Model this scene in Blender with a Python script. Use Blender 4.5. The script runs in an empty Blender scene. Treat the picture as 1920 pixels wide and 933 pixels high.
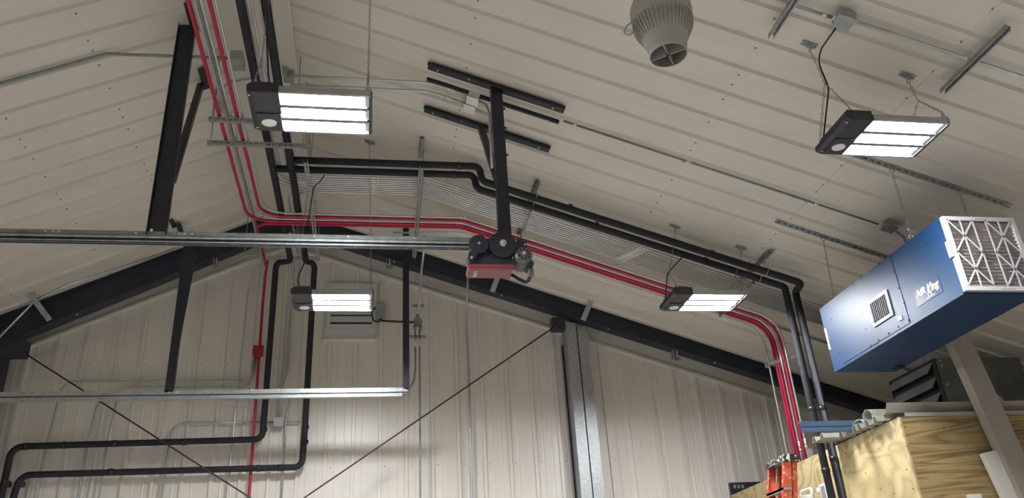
import bpy, math, random
from mathutils import Vector, Matrix
random.seed(4)
S = bpy.context.scene
COL = S.collection

# ------------------------------------------------------------------ camera
F, YAW, PIT, ROL = 1525.9, 0.186212, 0.453733, -0.0652776
CAM = Vector((0, 0, 1.6))
FW = Vector((math.sin(YAW)*math.cos(PIT), math.cos(YAW)*math.cos(PIT), math.sin(PIT)))
r0 = Vector((math.cos(YAW), -math.sin(YAW), 0)); u0 = r0.cross(FW)
RT = r0*math.cos(ROL)+u0*math.sin(ROL)
UP = -r0*math.sin(ROL)+u0*math.cos(ROL)
cd = bpy.data.cameras.new('camera'); cam = bpy.data.objects.new('camera', cd); COL.objects.link(cam)
cd.sensor_width = 36; cd.sensor_fit = 'HORIZONTAL'; cd.lens = F/1920*36; cd.clip_end = 100; cd.clip_start = 0.05
m = Matrix((RT, UP, -FW)).transposed().to_4x4(); m.translation = CAM; cam.matrix_world = m
S.camera = cam

# ------------------------------------------------------------------ world, exposure
w = bpy.data.worlds.new('world'); S.world = w; w.use_nodes = True
w.node_tree.nodes['Background'].inputs[0].default_value = (0.02, 0.022, 0.03, 1)
S.view_settings.view_transform = 'Standard'; S.view_settings.look = 'None'; S.view_settings.gamma = 1
S.view_settings.exposure = 2.38
LED_POWER = 46.0
try:
    S.cycles.max_bounces = 8; S.cycles.diffuse_bounces = 5
except Exception: pass

# ------------------------------------------------------------------ places read off the photograph (points on real planes)
def ray(x, y): return FW+RT*((x-960)/F)-UP*((y-466.5)/F)
def hit(x, y, n, d):
    r = ray(x, y); return CAM+r*((d-CAM.dot(n))/r.dot(n))
RA, RB = 0.345, 6.322       # right ceiling: z = RB - RA x
LA, LB = 0.477, 7.217       # left ceiling:  z = LB + LA x
def cr(x, y, o=0): return hit(x, y, Vector((RA, 0, 1)), RB-o)
def cl(x, y, o=0): return hit(x, y, Vector((-LA, 0, 1)), LB-o)
def oz(x, y, z): return hit(x, y, Vector((0, 0, 1)), z)
def oy(x, y, v): return hit(x, y, Vector((0, 1, 0)), v)
def ox(x, y, v): return hit(x, y, Vector((1, 0, 0)), v)
def crz(x): return RB-RA*x
def clz(x): return LB+LA*x
V = Vector
X, Y, Z = V((1, 0, 0)), V((0, 1, 0)), V((0, 0, 1))
XR = V((1, 0, -RA)).normalized(); NR = V((-RA, 0, -1)).normalized()   # down the right slope, out of its underside
XL = V((-1, 0, -LA)).normalized(); NL = V((LA, 0, -1)).normalized()

# ------------------------------------------------------------------ materials
def mat(name, col, rough=0.5, metal=0.0, bump=0, bscale=20, var=0.0, vscale=3.0, emit=None, spec=None, stretch=None):
    m = bpy.data.materials.new(name); m.use_nodes = True
    nt = m.node_tree; b = nt.nodes['Principled BSDF']
    b.inputs['Base Color'].default_value = (*col, 1); b.inputs['Roughness'].default_value = rough; b.inputs['Metallic'].default_value = metal
    if spec is not None: b.inputs['Specular IOR Level'].default_value = spec
    tc = nt.nodes.new('ShaderNodeTexCoord'); mp = nt.nodes.new('ShaderNodeMapping')
    nt.links.new(tc.outputs['Object'], mp.inputs['Vector'])
    if stretch: mp.inputs['Scale'].default_value = stretch
    if var:
        n = nt.nodes.new('ShaderNodeTexNoise'); n.inputs['Scale'].default_value = vscale; n.inputs['Detail'].default_value = 4
        nt.links.new(mp.outputs[0], n.inputs['Vector'])
        cr_ = nt.nodes.new('ShaderNodeValToRGB'); nt.links.new(n.outputs[0], cr_.inputs[0])
        cr_.color_ramp.elements[0].position = 0.3; cr_.color_ramp.elements[1].position = 0.7
        cr_.color_ramp.elements[0].color = (*[c*(1-var) for c in col], 1); cr_.color_ramp.elements[1].color = (*[min(1, c*(1+var)) for c in col], 1)
        nt.links.new(cr_.outputs[0], b.inputs['Base Color'])
    if bump:
        n2 = nt.nodes.new('ShaderNodeTexNoise'); n2.inputs['Scale'].default_value = bscale
        nt.links.new(mp.outputs[0], n2.inputs['Vector'])
        bp = nt.nodes.new('ShaderNodeBump'); bp.inputs['Strength'].default_value = bump; bp.inputs['Distance'].default_value = 0.01
        nt.links.new(n2.outputs[0], bp.inputs['Height']); nt.links.new(bp.outputs[0], b.inputs['Normal'])
    if emit:
        b.inputs['Emission Color'].default_value = (*emit[0], 1); b.inputs['Emission Strength'].default_value = emit[1]
    return m
M = {}
M['cream'] = mat('cream_panel', (0.64, 0.60, 0.53), 0.42, 0, 0.02, 3, 0.03, 1.2)
M['cream_wall'] = mat('cream_wall_panel', (0.68, 0.645, 0.585), 0.34, 0, 0, 1, 0.025, 1.0)
M['trim'] = mat('cream_trim', (0.68, 0.65, 0.59), 0.45, 0, 0, 1, 0.03, 2)
M['steel'] = mat('dark_primed_steel', (0.026, 0.030, 0.046), 0.5, 0, 0.08, 40, 0.2, 5)
M['black'] = mat('black_angle_steel', (0.020, 0.023, 0.035), 0.42, 0.05, 0.08, 30, 0.2, 8)
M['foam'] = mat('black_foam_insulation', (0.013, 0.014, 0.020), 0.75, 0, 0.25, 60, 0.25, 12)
M['foam_grey'] = mat('worn_black_foam', (0.022, 0.023, 0.028), 0.55, 0, 0.25, 60, 0.3, 12)
M['galv'] = mat('galvanised_steel', (0.36, 0.38, 0.385), 0.42, 0.45, 0.05, 60, 0.18, 25)
M['galvd'] = mat('dull_galvanised_steel', (0.24, 0.26, 0.255), 0.5, 0.35, 0.05, 60, 0.2, 25)
M['emt'] = mat('silver_conduit', (0.56, 0.57, 0.57), 0.28, 0.6, 0.03, 40, 0.08, 8)
M['emtw'] = mat('darker_silver_conduit', (0.40, 0.42, 0.42), 0.3, 0.6, 0.03, 40, 0.08, 8)  # darker silver than the bundle conduits, to stand out from the wall
M['red'] = mat('red_conduit', (0.42, 0.012, 0.055), 0.4, 0.1, 0.03, 40, 0.12, 6)
M['zinc'] = mat('zinc_fitting', (0.7, 0.7, 0.68), 0.35, 0.8)
M['boxgrey'] = mat('grey_box_steel', (0.38, 0.40, 0.40), 0.45, 0.5, 0, 1, 0.1, 10)
M['boxwhite'] = mat('bright_box_cover', (0.72, 0.74, 0.74), 0.45, 0.25, 0, 1, 0.06, 20)
M['chain'] = mat('chain_steel', (0.32, 0.31, 0.29), 0.4, 0.8)
M['cord'] = mat('black_rubber_cord', (0.01, 0.01, 0.01), 0.6)
M['housing'] = mat('charcoal_lamp_housing', (0.045, 0.045, 0.055), 0.45, 0.2, 0, 1, 0.1, 10)
M['lens'] = mat('white_sensor_lens', (0.8, 0.8, 0.78), 0.4)
M['mirror'] = mat('lamp_reflector', (0.75, 0.76, 0.8), 0.25, 0.8)
M['led'] = mat('led_strip', (1, 1, 1), 0.4, emit=((0.97, 0.985, 1.0), LED_POWER))
M['fan'] = mat('grey_fan_plastic', (0.40, 0.39, 0.36), 0.5, 0, 0.04, 20, 0.05, 6)
M['fandark'] = mat('dark_fan_inside', (0.09, 0.08, 0.075), 0.7)
M['fanin'] = mat('dusty_fan_vane', (0.26, 0.23, 0.22), 0.7, 0, 0, 1, 0.2, 30)
M['blue'] = mat('blue_powder_coat', (0.005, 0.034, 0.098), 0.45, 0.0, 0.05, 90, 0.1, 5)
M['bluedark'] = mat('blue_badge', (0.004, 0.018, 0.07), 0.35)
M['white'] = mat('white_card', (0.36, 0.345, 0.35), 0.6, 0, 0, 1, 0.05, 20)
M['pleat'] = mat('dusty_filter_pleat', (0.36, 0.325, 0.32), 0.85, 0, 0.1, 60, 0.25, 6)
M['print'] = mat('white_print', (0.75, 0.76, 0.74), 0.5)
M['darkprint'] = mat('grey_print', (0.13, 0.12, 0.13), 0.6)
M['grille'] = mat('black_grille', (0.012, 0.012, 0.014), 0.5)
M['alu'] = mat('brushed_aluminium', (0.46, 0.47, 0.48), 0.38, 0.6)
M['opred'] = mat('red_cover', (0.21, 0.045, 0.06), 0.38, 0.1, 0, 1, 0.06, 5)
M['motor'] = mat('grey_motor', (0.13, 0.13, 0.125), 0.4, 0.4, 0.1, 60, 0.2, 20)
M['orange'] = mat('orange_fibreglass', (0.48, 0.085, 0.045), 0.5, 0, 0.1, 30, 0.12, 15)
M['bluetrim'] = mat('slate_blue_trim', (0.10, 0.16, 0.27), 0.4, 0.1, 0, 1, 0.1, 10)
M['tan'] = mat('tan_metal_trim', (0.34, 0.31, 0.27), 0.45, 0.0, 0, 1, 0.05, 4)
M['tanpost'] = mat('tan_painted_trim', (0.30, 0.265, 0.225), 0.55, 0, 0, 1, 0.05, 4)
M['offwhite'] = mat('off_white_vinyl', (0.62, 0.60, 0.55), 0.5)
M['sheet'] = mat('off_white_sheet_steel', (0.38, 0.38, 0.34), 0.4, 0.2, 0, 1, 0.12, 8)
M['heater'] = mat('dark_grey_heater', (0.11, 0.12, 0.115), 0.5, 0.1, 0, 1, 0.15, 8)
M['heatdark'] = mat('heater_gap', (0.008, 0.008, 0.008), 0.9)
M['concrete'] = mat('concrete_floor', (0.50, 0.49, 0.47), 0.6, 0, 0.1, 5, 0.12, 1.2)
M['glass'] = mat('frosted_louvre', (0.60, 0.62, 0.62), 0.3, 0.2)
M['rust'] = mat('brown_primed_steel', (0.05, 0.025, 0.025), 0.6, 0, 0, 1, 0.2, 20)
M['reddark'] = mat('red_box_paint', (0.36, 0.01, 0.045), 0.45, 0.1)
M['tape'] = mat('shiny_black_tape', (0.02, 0.02, 0.022), 0.22)
M['plastic'] = mat('white_plastic', (0.72, 0.72, 0.70), 0.45)

def plywood(name, axis, a=(0.62, 0.48, 0.24), b=(0.42, 0.27, 0.10), scale=2.2, seed=0):
    m = bpy.data.materials.new(name); m.use_nodes = True; nt = m.node_tree; bs = nt.nodes['Principled BSDF']
    bs.inputs['Roughness'].default_value = 0.6
    tc = nt.nodes.new('ShaderNodeTexCoord'); mp = nt.nodes.new('ShaderNodeMapping')
    mp.inputs['Scale'].default_value = axis; mp.inputs['Location'].default_value = (seed, seed*.7, seed*.3)
    nt.links.new(tc.outputs['Object'], mp.inputs[0])
    n = nt.nodes.new('ShaderNodeTexNoise'); n.inputs['Scale'].default_value = scale; n.inputs['Detail'].default_value = 2; n.inputs['Distortion'].default_value = 0.6
    nt.links.new(mp.outputs[0], n.inputs['Vector'])
    mu = nt.nodes.new('ShaderNodeMath'); mu.operation = 'MULTIPLY'; mu.inputs[1].default_value = 9
    fr = nt.nodes.new('ShaderNodeMath'); fr.operation = 'PINGPONG'; fr.inputs[1].default_value = 0.5
    nt.links.new(n.outputs[0], mu.inputs[0]); nt.links.new(mu.outputs[0], fr.inputs[0])
    cr_ = nt.nodes.new('ShaderNodeValToRGB'); nt.links.new(fr.outputs[0], cr_.inputs[0])
    cr_.color_ramp.elements[0].color = (*b, 1); cr_.color_ramp.elements[0].position = 0.0
    cr_.color_ramp.elements[1].color = (*a, 1); cr_.color_ramp.elements[1].position = 0.35
    n2 = nt.nodes.new('ShaderNodeTexNoise'); n2.inputs['Scale'].default_value = 60
    nt.links.new(mp.outputs[0], n2.inputs['Vector'])
    mx = nt.nodes.new('ShaderNodeMixRGB'); mx.blend_type = 'MULTIPLY'; mx.inputs[0].default_value = 0.35
    nt.links.new(cr_.outputs[0], mx.inputs[1]); nt.links.new(n2.outputs[0], mx.inputs[2])
    nt.links.new(mx.outputs[0], bs.inputs['Base Color'])
    return m
M['ply_front'] = plywood('pine_plywood_long_grain', (0.35, 1, 4.5), (0.38, 0.28, 0.125), (0.20, 0.125, 0.045), 1.6, 2)
M['ply_side'] = plywood('pale_plywood', (1, 0.8, 1.6), (0.62, 0.51, 0.28), (0.47, 0.36, 0.17), 1.2, 5)
M['ply_side2'] = plywood('wavy_plywood', (1, 1.2, 2.0), (0.56, 0.46, 0.24), (0.37, 0.27, 0.12), 1.5, 11)
M['ply_edge'] = mat('plywood_edge', (0.38, 0.22, 0.09), 0.7, 0, 0, 1, 0.2, 30)

# ladder cap: black plastic with worn white print
def speckled(name='worn_black_plastic', col=(.015, .015, .015, 1), col2=(.6, .6, .58, 1), sc=45, pos=.56):
    m = mat(name, col[:3], 0.5); nt = m.node_tree; b = nt.nodes['Principled BSDF']
    tc = nt.nodes.new('ShaderNodeTexCoord'); n = nt.nodes.new('ShaderNodeTexNoise'); n.inputs['Scale'].default_value = sc
    nt.links.new(tc.outputs['Object'], n.inputs['Vector'])
    c = nt.nodes.new('ShaderNodeValToRGB'); c.color_ramp.elements[0].position = pos; c.color_ramp.elements[0].color = col
    c.color_ramp.elements[1].position = pos+.05; c.color_ramp.elements[1].color = col2
    nt.links.new(n.outputs[0], c.inputs[0]); nt.links.new(c.outputs[0], b.inputs['Base Color']); return m
M['cap'] = speckled()
M['orange'] = speckled('worn_orange_fibreglass', (.50, .085, .045, 1), (.62, .33, .20, 1), 28, .62)

# ------------------------------------------------------------------ mesh helpers
class MB:
    def __init__(s): s.v = []; s.f = []; s.sm = []
    def poly(s, pts, faces, smooth=False):
        k = len(s.v); s.v += [V(p) for p in pts]
        for f in faces: s.f.append([k+i for i in f]); s.sm.append(smooth)
    def fbox(s, o, a, b, c, ra, rb, rc):
        """box in the frame o; a,b,c with ranges"""
        p = [o+a*i+b*j+c*k for i in ra for j in rb for k in rc]
        fs = [(0, 1, 3, 2), (4, 6, 7, 5), (0, 4, 5, 1), (2, 3, 7, 6), (0, 2, 6, 4), (1, 5, 7, 3)]
        if a.cross(b).dot(c)*(ra[1]-ra[0])*(rb[1]-rb[0])*(rc[1]-rc[0]) < 0: fs = [f[::-1] for f in fs]
        s.poly(p, fs); return s
    def box(s, lo, hi): return s.fbox(V((0, 0, 0)), X, Y, Z, (lo[0], hi[0]), (lo[1], hi[1]), (lo[2], hi[2]))
    def bar(s, p, q, w, h, up=Z):
        t = (q-p); L = t.length; t.normalize(); sd = t.cross(up).normalized(); u = sd.cross(t)
        return s.fbox(p, t, sd, u, (0, L), (-w/2, w/2), (-h/2, h/2))
    def tube(s, pts, r, n=10, caps=True, smooth=True):
        pts = [V(p) for p in pts]; t = [(pts[min(i+1, len(pts)-1)]-pts[max(i-1, 0)]).normalized() for i in range(len(pts))]
        ref = Z if abs(t[0].z) < .9 else X
        u = t[0].cross(ref).normalized(); k = len(s.v)
        for i, p in enumerate(pts):
            u = (u-t[i]*u.dot(t[i])).normalized(); w_ = t[i].cross(u)
            rr = r[i] if isinstance(r, (list, tuple)) else r
            for j in range(n):
                a = 2*math.pi*j/n; s.v.append(p+u*(rr*math.cos(a))+w_*(rr*math.sin(a)))
        for i in range(len(pts)-1):
            for j in range(n):
                s.f.append([k+i*n+j, k+i*n+(j+1) % n, k+(i+1)*n+(j+1) % n, k+(i+1)*n+j]); s.sm.append(smooth)
        if caps:
            s.f.append([k+j for j in range(n)][::-1]); s.sm.append(False)
            s.f.append([k+(len(pts)-1)*n+j for j in range(n)]); s.sm.append(False)
        return s
    def cyl(s, p, q, r, n=14, smooth=True): return s.tube([p, q], r, n, True, smooth)
    def lathe(s, base, prof, n=32, axis=Z, caps=False):
        k = len(s.v); a_ = axis.normalized(); u = a_.orthogonal().normalized(); w_ = a_.cross(u)
        for (r, h) in prof:
            for j in range(n):
                an = 2*math.pi*j/n; s.v.append(base+a_*h+u*(r*math.cos(an))+w_*(r*math.sin(an)))
        for i in range(len(prof)-1):
            for j in range(n):
                s.f.append([k+i*n+j, k+i*n+(j+1) % n, k+(i+1)*n+(j+1) % n, k+(i+1)*n+j]); s.sm.append(True)
        if caps:
            s.f.append([k+j for j in range(n)][::-1]); s.sm.append(False); s.f.append([k+(len(prof)-1)*n+j for j in range(n)]); s.sm.append(False)
        return s
    def prism(s, outline, d):
        """outline: 3-D points in a plane, pushed by vector d"""
        n = len(outline); o = [V(p) for p in outline]; k = len(s.v); s.v += o+[p+d for p in o]
        nr = V((0, 0, 0))
        for i in range(n): nr += (o[i]-o[0]).cross(o[(i+1) % n]-o[0])
        fl = nr.dot(d) > 0
        fs = [list(range(n))[::-1], [n+i for i in range(n)]]+[[i, (i+1) % n, n+(i+1) % n, n+i] for i in range(n)]
        if not fl: fs = [f[::-1] for f in fs]
        for f in fs: s.f.append([k+i for i in f]); s.sm.append(False)
        return s
    def torus(s, c, ax, R, r, n=12, m_=6, stretch=None, a0=0, a1=2*math.pi):
        ax = ax.normalized(); u = (stretch.normalized() if stretch else ax.orthogonal().normalized()); w_ = ax.cross(u)
        k_ = 1.55 if stretch else 1
        full = abs(a1-a0-2*math.pi) < 1e-6; pts = []
        N = n if full else n+1
        k = len(s.v)
        for i in range(N):
            a = a0+(a1-a0)*i/n; d = u*math.cos(a)*k_+w_*math.sin(a); dn = (u*math.cos(a)+w_*math.sin(a)*1.0).normalized()
            for j in range(m_):
                b = 2*math.pi*j/m_; s.v.append(c+d*R+dn*(r*math.cos(b))+ax*(r*math.sin(b)))
        for i in range(n):
            for j in range(m_):
                i2 = (i+1) % N; s.f.append([k+i*m_+j, k+i*m_+(j+1) % m_, k+i2*m_+(j+1) % m_, k+i2*m_+j]); s.sm.append(True)
        return s

def tagit(o, label=None, cat=None, group=None, kind=None):
    if label: o['label'] = label
    if cat: o['category'] = cat
    if group: o['group'] = group
    if kind: o['kind'] = kind
    return o
WPOS = {}
def build(name, mb, material, parent=None, label=None, cat=None, group=None, kind=None):
    me = bpy.data.meshes.new(name)
    lo = [min(v[i] for v in mb.v) for i in range(3)]; hi = [max(v[i] for v in mb.v) for i in range(3)]
    loc = V(((lo[0]+hi[0])/2, (lo[1]+hi[1])/2, lo[2]))
    me.from_pydata([tuple(v-loc) for v in mb.v], [], mb.f)
    me.polygons.foreach_set('use_smooth', mb.sm)
    me.materials.append(M[material] if isinstance(material, str) else material); me.update()
    o = bpy.data.objects.new(name, me); COL.objects.link(o)
    WPOS[o] = loc
    if parent: o.parent = parent; o.location = loc-WPOS[parent]
    else: o.location = loc
    return tagit(o, label, cat, group, kind)
def empty(name, loc, label=None, cat=None, group=None, kind=None):
    o = bpy.data.objects.new(name, None); COL.objects.link(o); o.location = loc; o.empty_display_size = 0.1; WPOS[o] = V(loc)
    return tagit(o, label, cat, group, kind)
def dup(root, loc, label=None, group=None):
    def cp(o, par):
        c = o.copy(); COL.objects.link(c)
        if par: c.parent = par
        for ch in list(o.children): cp(ch, c)
        return c
    r = cp(root, None); r.location = loc; WPOS[r] = V(loc)
    if label: r['label'] = label
    if group: r['group'] = group
    return r

def fillet(pts, r, n=7):
    pts = [V(p) for p in pts]; out = [pts[0]]
    for i in range(1, len(pts)-1):
        a, b, c = pts[i-1], pts[i], pts[i+1]; d1 = (a-b); d2 = (c-b); l1, l2 = d1.length, d2.length; d1.normalize(); d2.normalize()
        ang = d1.angle(d2)
        if ang > 3.05: out.append(b); continue
        t = min((r[i-1] if isinstance(r, (list, tuple)) else r)/math.tan(ang/2), l1*.48, l2*.48)
        rr = t*math.tan(ang/2); bis = (d1+d2).normalized(); cen = b+bis*(rr/math.sin(ang/2))
        s_, e_ = b+d1*t-cen, b+d2*t-cen; tot = s_.angle(e_); ax = s_.cross(e_).normalized()
        for k in range(n+1): out.append(cen+Matrix.Rotation(tot*k/n, 3, ax) @ s_)
    out.append(pts[-1]); return out

def conduit(name, pts, r, bend, material, label, cat='conduit', group=None, couplers=(), straps=(), n=10):
    path = fillet(pts, bend)
    o = build(name, MB().tube(path, r, n), material, None, label, cat, group)
    for p, d in couplers:
        d = d.normalized(); mb = MB(); mb.cyl(p-d*.035, p+d*.035, r*1.35, 10); mb.cyl(p-d*.045, p-d*.03, r*1.7, 6, False); mb.cyl(p+d*.03, p+d*.045, r*1.7, 6, False)
        build('coupling', mb, 'zinc', o)
    for p, d in straps:
        d = d.normalized(); build('band', MB().cyl(p-d*.02, p+d*.02, r*1.12, 12), 'tape' if 'foam' in material else 'zinc', o)
    return o

def strut(name, p, q, face, label, cat='strut', w=.041, d=.041, slots=True, group=None, material='galv', parent=None, slot=.03, pitch=.05):
    """slotted channel from p to q, its slotted web looking along `face`"""
    t = (q-p); L = t.length; t.normalize(); face = (face-t*face.dot(t)).normalized(); s = t.cross(face); th = .003
    mb = MB()
    if slots:
        g = w*.17
        mb.fbox(p, t, s, face, (0, L), (-w/2, -g), (-th, 0)); mb.fbox(p, t, s, face, (0, L), (g, w/2), (-th, 0))
        x = 0.0; n = int(L/pitch)
        for i in range(n+1):
            a, b = i*pitch-(pitch-slot)/2, i*pitch+(pitch-slot)/2
            a = max(a, 0); b = min(b, L)
            if b > a: mb.fbox(p, t, s, face, (a, b), (-g, g), (-th, 0))
    else: mb.fbox(p, t, s, face, (0, L), (-w/2, w/2), (-th, 0))
    for sg in (-1, 1):
        a, b = sorted((sg*w/2, sg*(w/2-th))); mb.fbox(p, t, s, face, (0, L), (a, b), (-d, -th))
        a, b = sorted((sg*w/2, sg*(w/2-.009))); mb.fbox(p, t, s, face, (0, L), (a, b), (-d, -d+th))
    if parent: return build(name, mb, material, parent)
    return build(name, mb, material, None, label, cat, group)

def angle(p, q, f1, f2, w=.05, th=.005, mb=None):
    """L angle: corner line p-q, legs along f1 and f2"""
    mb = mb or MB(); t = (q-p); L = t.length; t.normalize(); f1 = (f1-t*f1.dot(t)).normalized(); f2 = (f2-t*f2.dot(t)-f1*f2.dot(f1)).normalized()
    mb.fbox(p, t, f1, f2, (0, L), (0, w), (0, th)); mb.fbox(p, t, f1, f2, (0, L), (0, th), (0, w)); return mb

def chain_mb(mb, p, q, link=.012, wire=.0022):
    d = q-p; L = d.length; d.normalize(); pitch = link*2.1*1.1; n = max(2, int(round(L/pitch))); u = d.orthogonal().normalized(); w_ = d.cross(u)
    for i in range(n): mb.torus(p+d*(L*(i+.5)/n), (u if i % 2 else w_), link*.62, wire, 8, 4, stretch=d)
    return mb

# ================================================================== STRUCTURE
XRE, XLE, YB, YW = 8.3, -4.45, -6.2, 9.65
zc = lambda x: crz(x) if x > -1.089 else clz(x)
build('floor', MB().box((XLE-.1, YB-.1, -.1), (XRE+.1, YW+.1, 0)), 'concrete', kind='structure')
build('wall_back', MB().prism([V((XLE, YB, 0)), V((XRE, YB, 0)), V((XRE, YB, crz(XRE))), V((-1.089, YB, 6.7)), V((XLE, YB, clz(XLE)))], V((0, -.1, 0))), 'cream_wall', kind='structure')
build('wall_left', MB().box((XLE-.1, YB, 0), (XLE, YW, clz(XLE))), 'cream_wall', kind='structure')
build('wall_right', MB().box((XRE, YB, 0), (XRE+.1, YW, crz(XRE))), 'cream_wall', kind='structure')

RIB = .3075; MINOR = .003; RW = .021
def rib_profile(n_ribs, start):
    """(offset, proud) pairs of a ribbed liner panel"""
    pr = [(start, 0)]
    for k in range(n_ribs):
        c = start+RIB*(k+.5)
        pr += [(c-RW, 0), (c-.017, .026), (c+.017, .026), (c+RW, 0)]
        for g in (.33, .62):
            q = c+RIB*g-(RIB if g > .5 else 0)
        a = c+.10; pr += [(a-.010, 0), (a-.004, MINOR), (a+.004, MINOR), (a+.010, 0)]
        if k < n_ribs-1:
            b = c+RIB-.10; pr += [(b-.010, 0), (b-.004, MINOR), (b+.004, MINOR), (b+.010, 0)]
    pr.append((start+RIB*n_ribs, 0))
    return pr
# far wall: backing and ribbed panels
wf = build('wall_far', MB().prism([V((XLE, YW+.02, 0)), V((XRE, YW+.02, 0)), V((XRE, YW+.02, crz(XRE))), V((-1.089, YW+.02, 6.65)), V((XLE, YW+.02, clz(XLE)))], V((0, .1, 0))), 'cream_wall', kind='structure')
def wall_top(x): return (5.251+1.6+.476*x if x < -1.089 else 4.372+1.6-.336*x)+.02
x0 = .1145+RIB*.5-RIB*.5-.017; start = x0-RIB*.5-RIB*15
i = 0
while start < XRE:
    pr = [p for p in rib_profile(3, start) if XLE < p[0] < XRE]
    mb = MB(); n = len(pr)
    if n > 3:
        for (x, d) in pr: mb.v += [V((x, YW-d, 0)), V((x, YW-d, min(wall_top(x), 99)))]
        for k in range(n-1): mb.f.append([2*k, 2*k+2, 2*k+3, 2*k+1]); mb.sm.append(False)
        build('panel', mb, 'cream_wall', wf)
    start += RIB*3; i += 1
# sloping trims at the head of the wall
def slope_bar(x1, z1, x2, z2, y1, y2, h):
    return MB().prism([V((x1, y1, z1)), V((x2, y1, z2)), V((x2, y1, z2+h)), V((x1, y1, z1+h))], V((0, y2-y1, 0)))
tl = lambda x: 6.851+.476*x
tr = lambda x: 5.972-.336*x
tr1 = build('trim_1', slope_bar(XLE, tl(XLE), -1.083, tl(-1.083), YW-.07, YW+.01, .028), 'trim', kind='structure')
build('board', slope_bar(XLE, tl(XLE)+.022, -1.083, tl(-1.083)+.022, YW-.03, YW+.01, .28), 'trim', tr1)
tr2 = build('trim_2', slope_bar(-1.083, tr(-1.083), XRE, tr(XRE), YW-.07, YW+.01, .028), 'trim', kind='structure')
build('board', slope_bar(-1.083, tr(-1.083)+.022, XRE, tr(XRE)+.022, YW-.03, YW+.01, .30), 'trim', tr2)
# wall screws
mb = MB()
def screw(mb, c, n_, r=.008): mb.cyl(c, c+n_*.006, r, 6, False); mb.cyl(c, c+n_*.002, r*1.5, 8, False)
for zz in (4.807, 3.558, 2.2):
    k = -14
    while k < 27:
        x = x0+RIB*k+.06
        if XLE < x < XRE and zz < wall_top(x)-.05: screw(mb, V((x, YW, zz)), -Y, .0055)
        k += 1
build('screw', mb, 'tan', wf, kind='stuff')

# ceilings: ribs run down the slope, panels side by side along y
def ceiling(name, xa, xb, A, B, nrm, seam, rows):
    zf = lambda x: B+A*x
    base = build(name, MB().prism([V((xa, YB, zf(xa)+.03)), V((xb, YB, zf(xb)+.03)), V((xb, YW+.1, zf(xb)+.03)), V((xa, YW+.1, zf(xa)+.03))], V((0, 0, .08))), 'cream', kind='structure')
    y = PH-RIB*3*18
    while y < YW:
        for (s0, s1, off) in seam:
            pr = [p for p in rib_profile(3, y) if YB < p[0] < YW]
            if len(pr) < 4: continue
            mb = MB()
            for (yy, d) in pr:
                for xx in (s0, s1): mb.v.append(V((xx, yy, zf(xx)))+nrm*(d+off))
            for k in range(len(pr)-1): mb.f.append([2*k, 2*k+2, 2*k+3, 2*k+1]); mb.sm.append(False)
            # lip of the lapped sheet
            if off:
                k0 = len(mb.v)
                for (yy, d) in pr: mb.v += [V((s0, yy, zf(s0)))+nrm*(d+off), V((s0, yy, zf(s0)))+nrm*(d-.001)]
                for k in range(len(pr)-1): mb.f.append([k0+2*k, k0+2*k+2, k0+2*k+3, k0+2*k+1]); mb.sm.append(False)
            build('panel', mb, 'cream', base)
        y += RIB*3
    mb = MB()
    for xr_ in rows:
        k = -50
        while True:
            yy = PH+RIB*(k+.5)+.07
            if yy > YW: break
            if yy > -1: screw(mb, V((xr_, yy, zf(xr_))), nrm, .007)
            if yy > -1 and k % 3 == 0: screw(mb, V((xr_, yy+.12, zf(xr_))), nrm, .007)
            k += 1
    build('screw', mb, 'tanpost', base, kind='stuff')
    return base
MINOR = .0012; RW = .031
PH = 4.512+.02-.5*RIB
ceiling('ceiling', -1.0, XRE, -RA, RB, NR, ((-.9, 3.84, 0), (3.80, XRE, .004)), (.75, 2.70, 3.80, 5.35, 6.8))
ceiling('ceiling', XLE, -1.2, LA, LB, NL, ((XLE, -1.28, 0),), (-2.28, -3.03, -3.9))
tr3 = build('trim_3', MB().box((-1.46, YB, 6.545), (-.735, YW, 6.553)), 'cream', kind='structure')
build('lip', MB().box((-.75, YB, 6.53), (-.735, YW, 6.58)), 'trim', tr3)

# ================================================================== RAFTERS
def rafter(label, xa, xb, bot, top, yf=9.24):
    e = empty('rafter_beam', V(((xa+xb)/2, yf+.09, min(bot(xa), bot(xb)))), label, 'beam')
    q = lambda x, z: V((x, 0, z))
    def slab(lo, hi, y0, y1): return MB().prism([V((xa, y0, lo(xa))), V((xb, y0, lo(xb))), V((xb, y0, hi(xb))), V((xa, y0, hi(xa)))], V((0, y1-y0, 0)))
    build('web', slab(bot, top, yf+.03, yf+.04), 'steel', e)
    build('bottom_flange', slab(bot, lambda x: bot(x)+.012, yf, yf+.17), 'steel', e)
    build('top_flange', slab(lambda x: top(x)-.012, top, yf, yf+.17), 'steel', e)
    mb = MB()
    n = int(abs(xb-xa)/1.5)
    for k in range(1, n+1):
        x = xa+(xb-xa)*k/(n+1); screw(mb, V((x, yf+.05, bot(x))), -Z, .012)
    build('bolt', mb, 'zinc', e, kind='stuff')
    return e
botL = lambda x: 5.025+.507*(x+3.847)
botR = lambda x: 5.418-.3366*(x-1.998)
rafter('dark blue-grey steel rafter sloping down to the left along the gable wall', XLE, -1.09, botL, lambda x: clz(x)-.005)
rafter('long dark blue-grey steel rafter sloping down to the right along the gable wall', -1.09, XRE-.05, botR, lambda x: crz(x)-.005)
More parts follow.
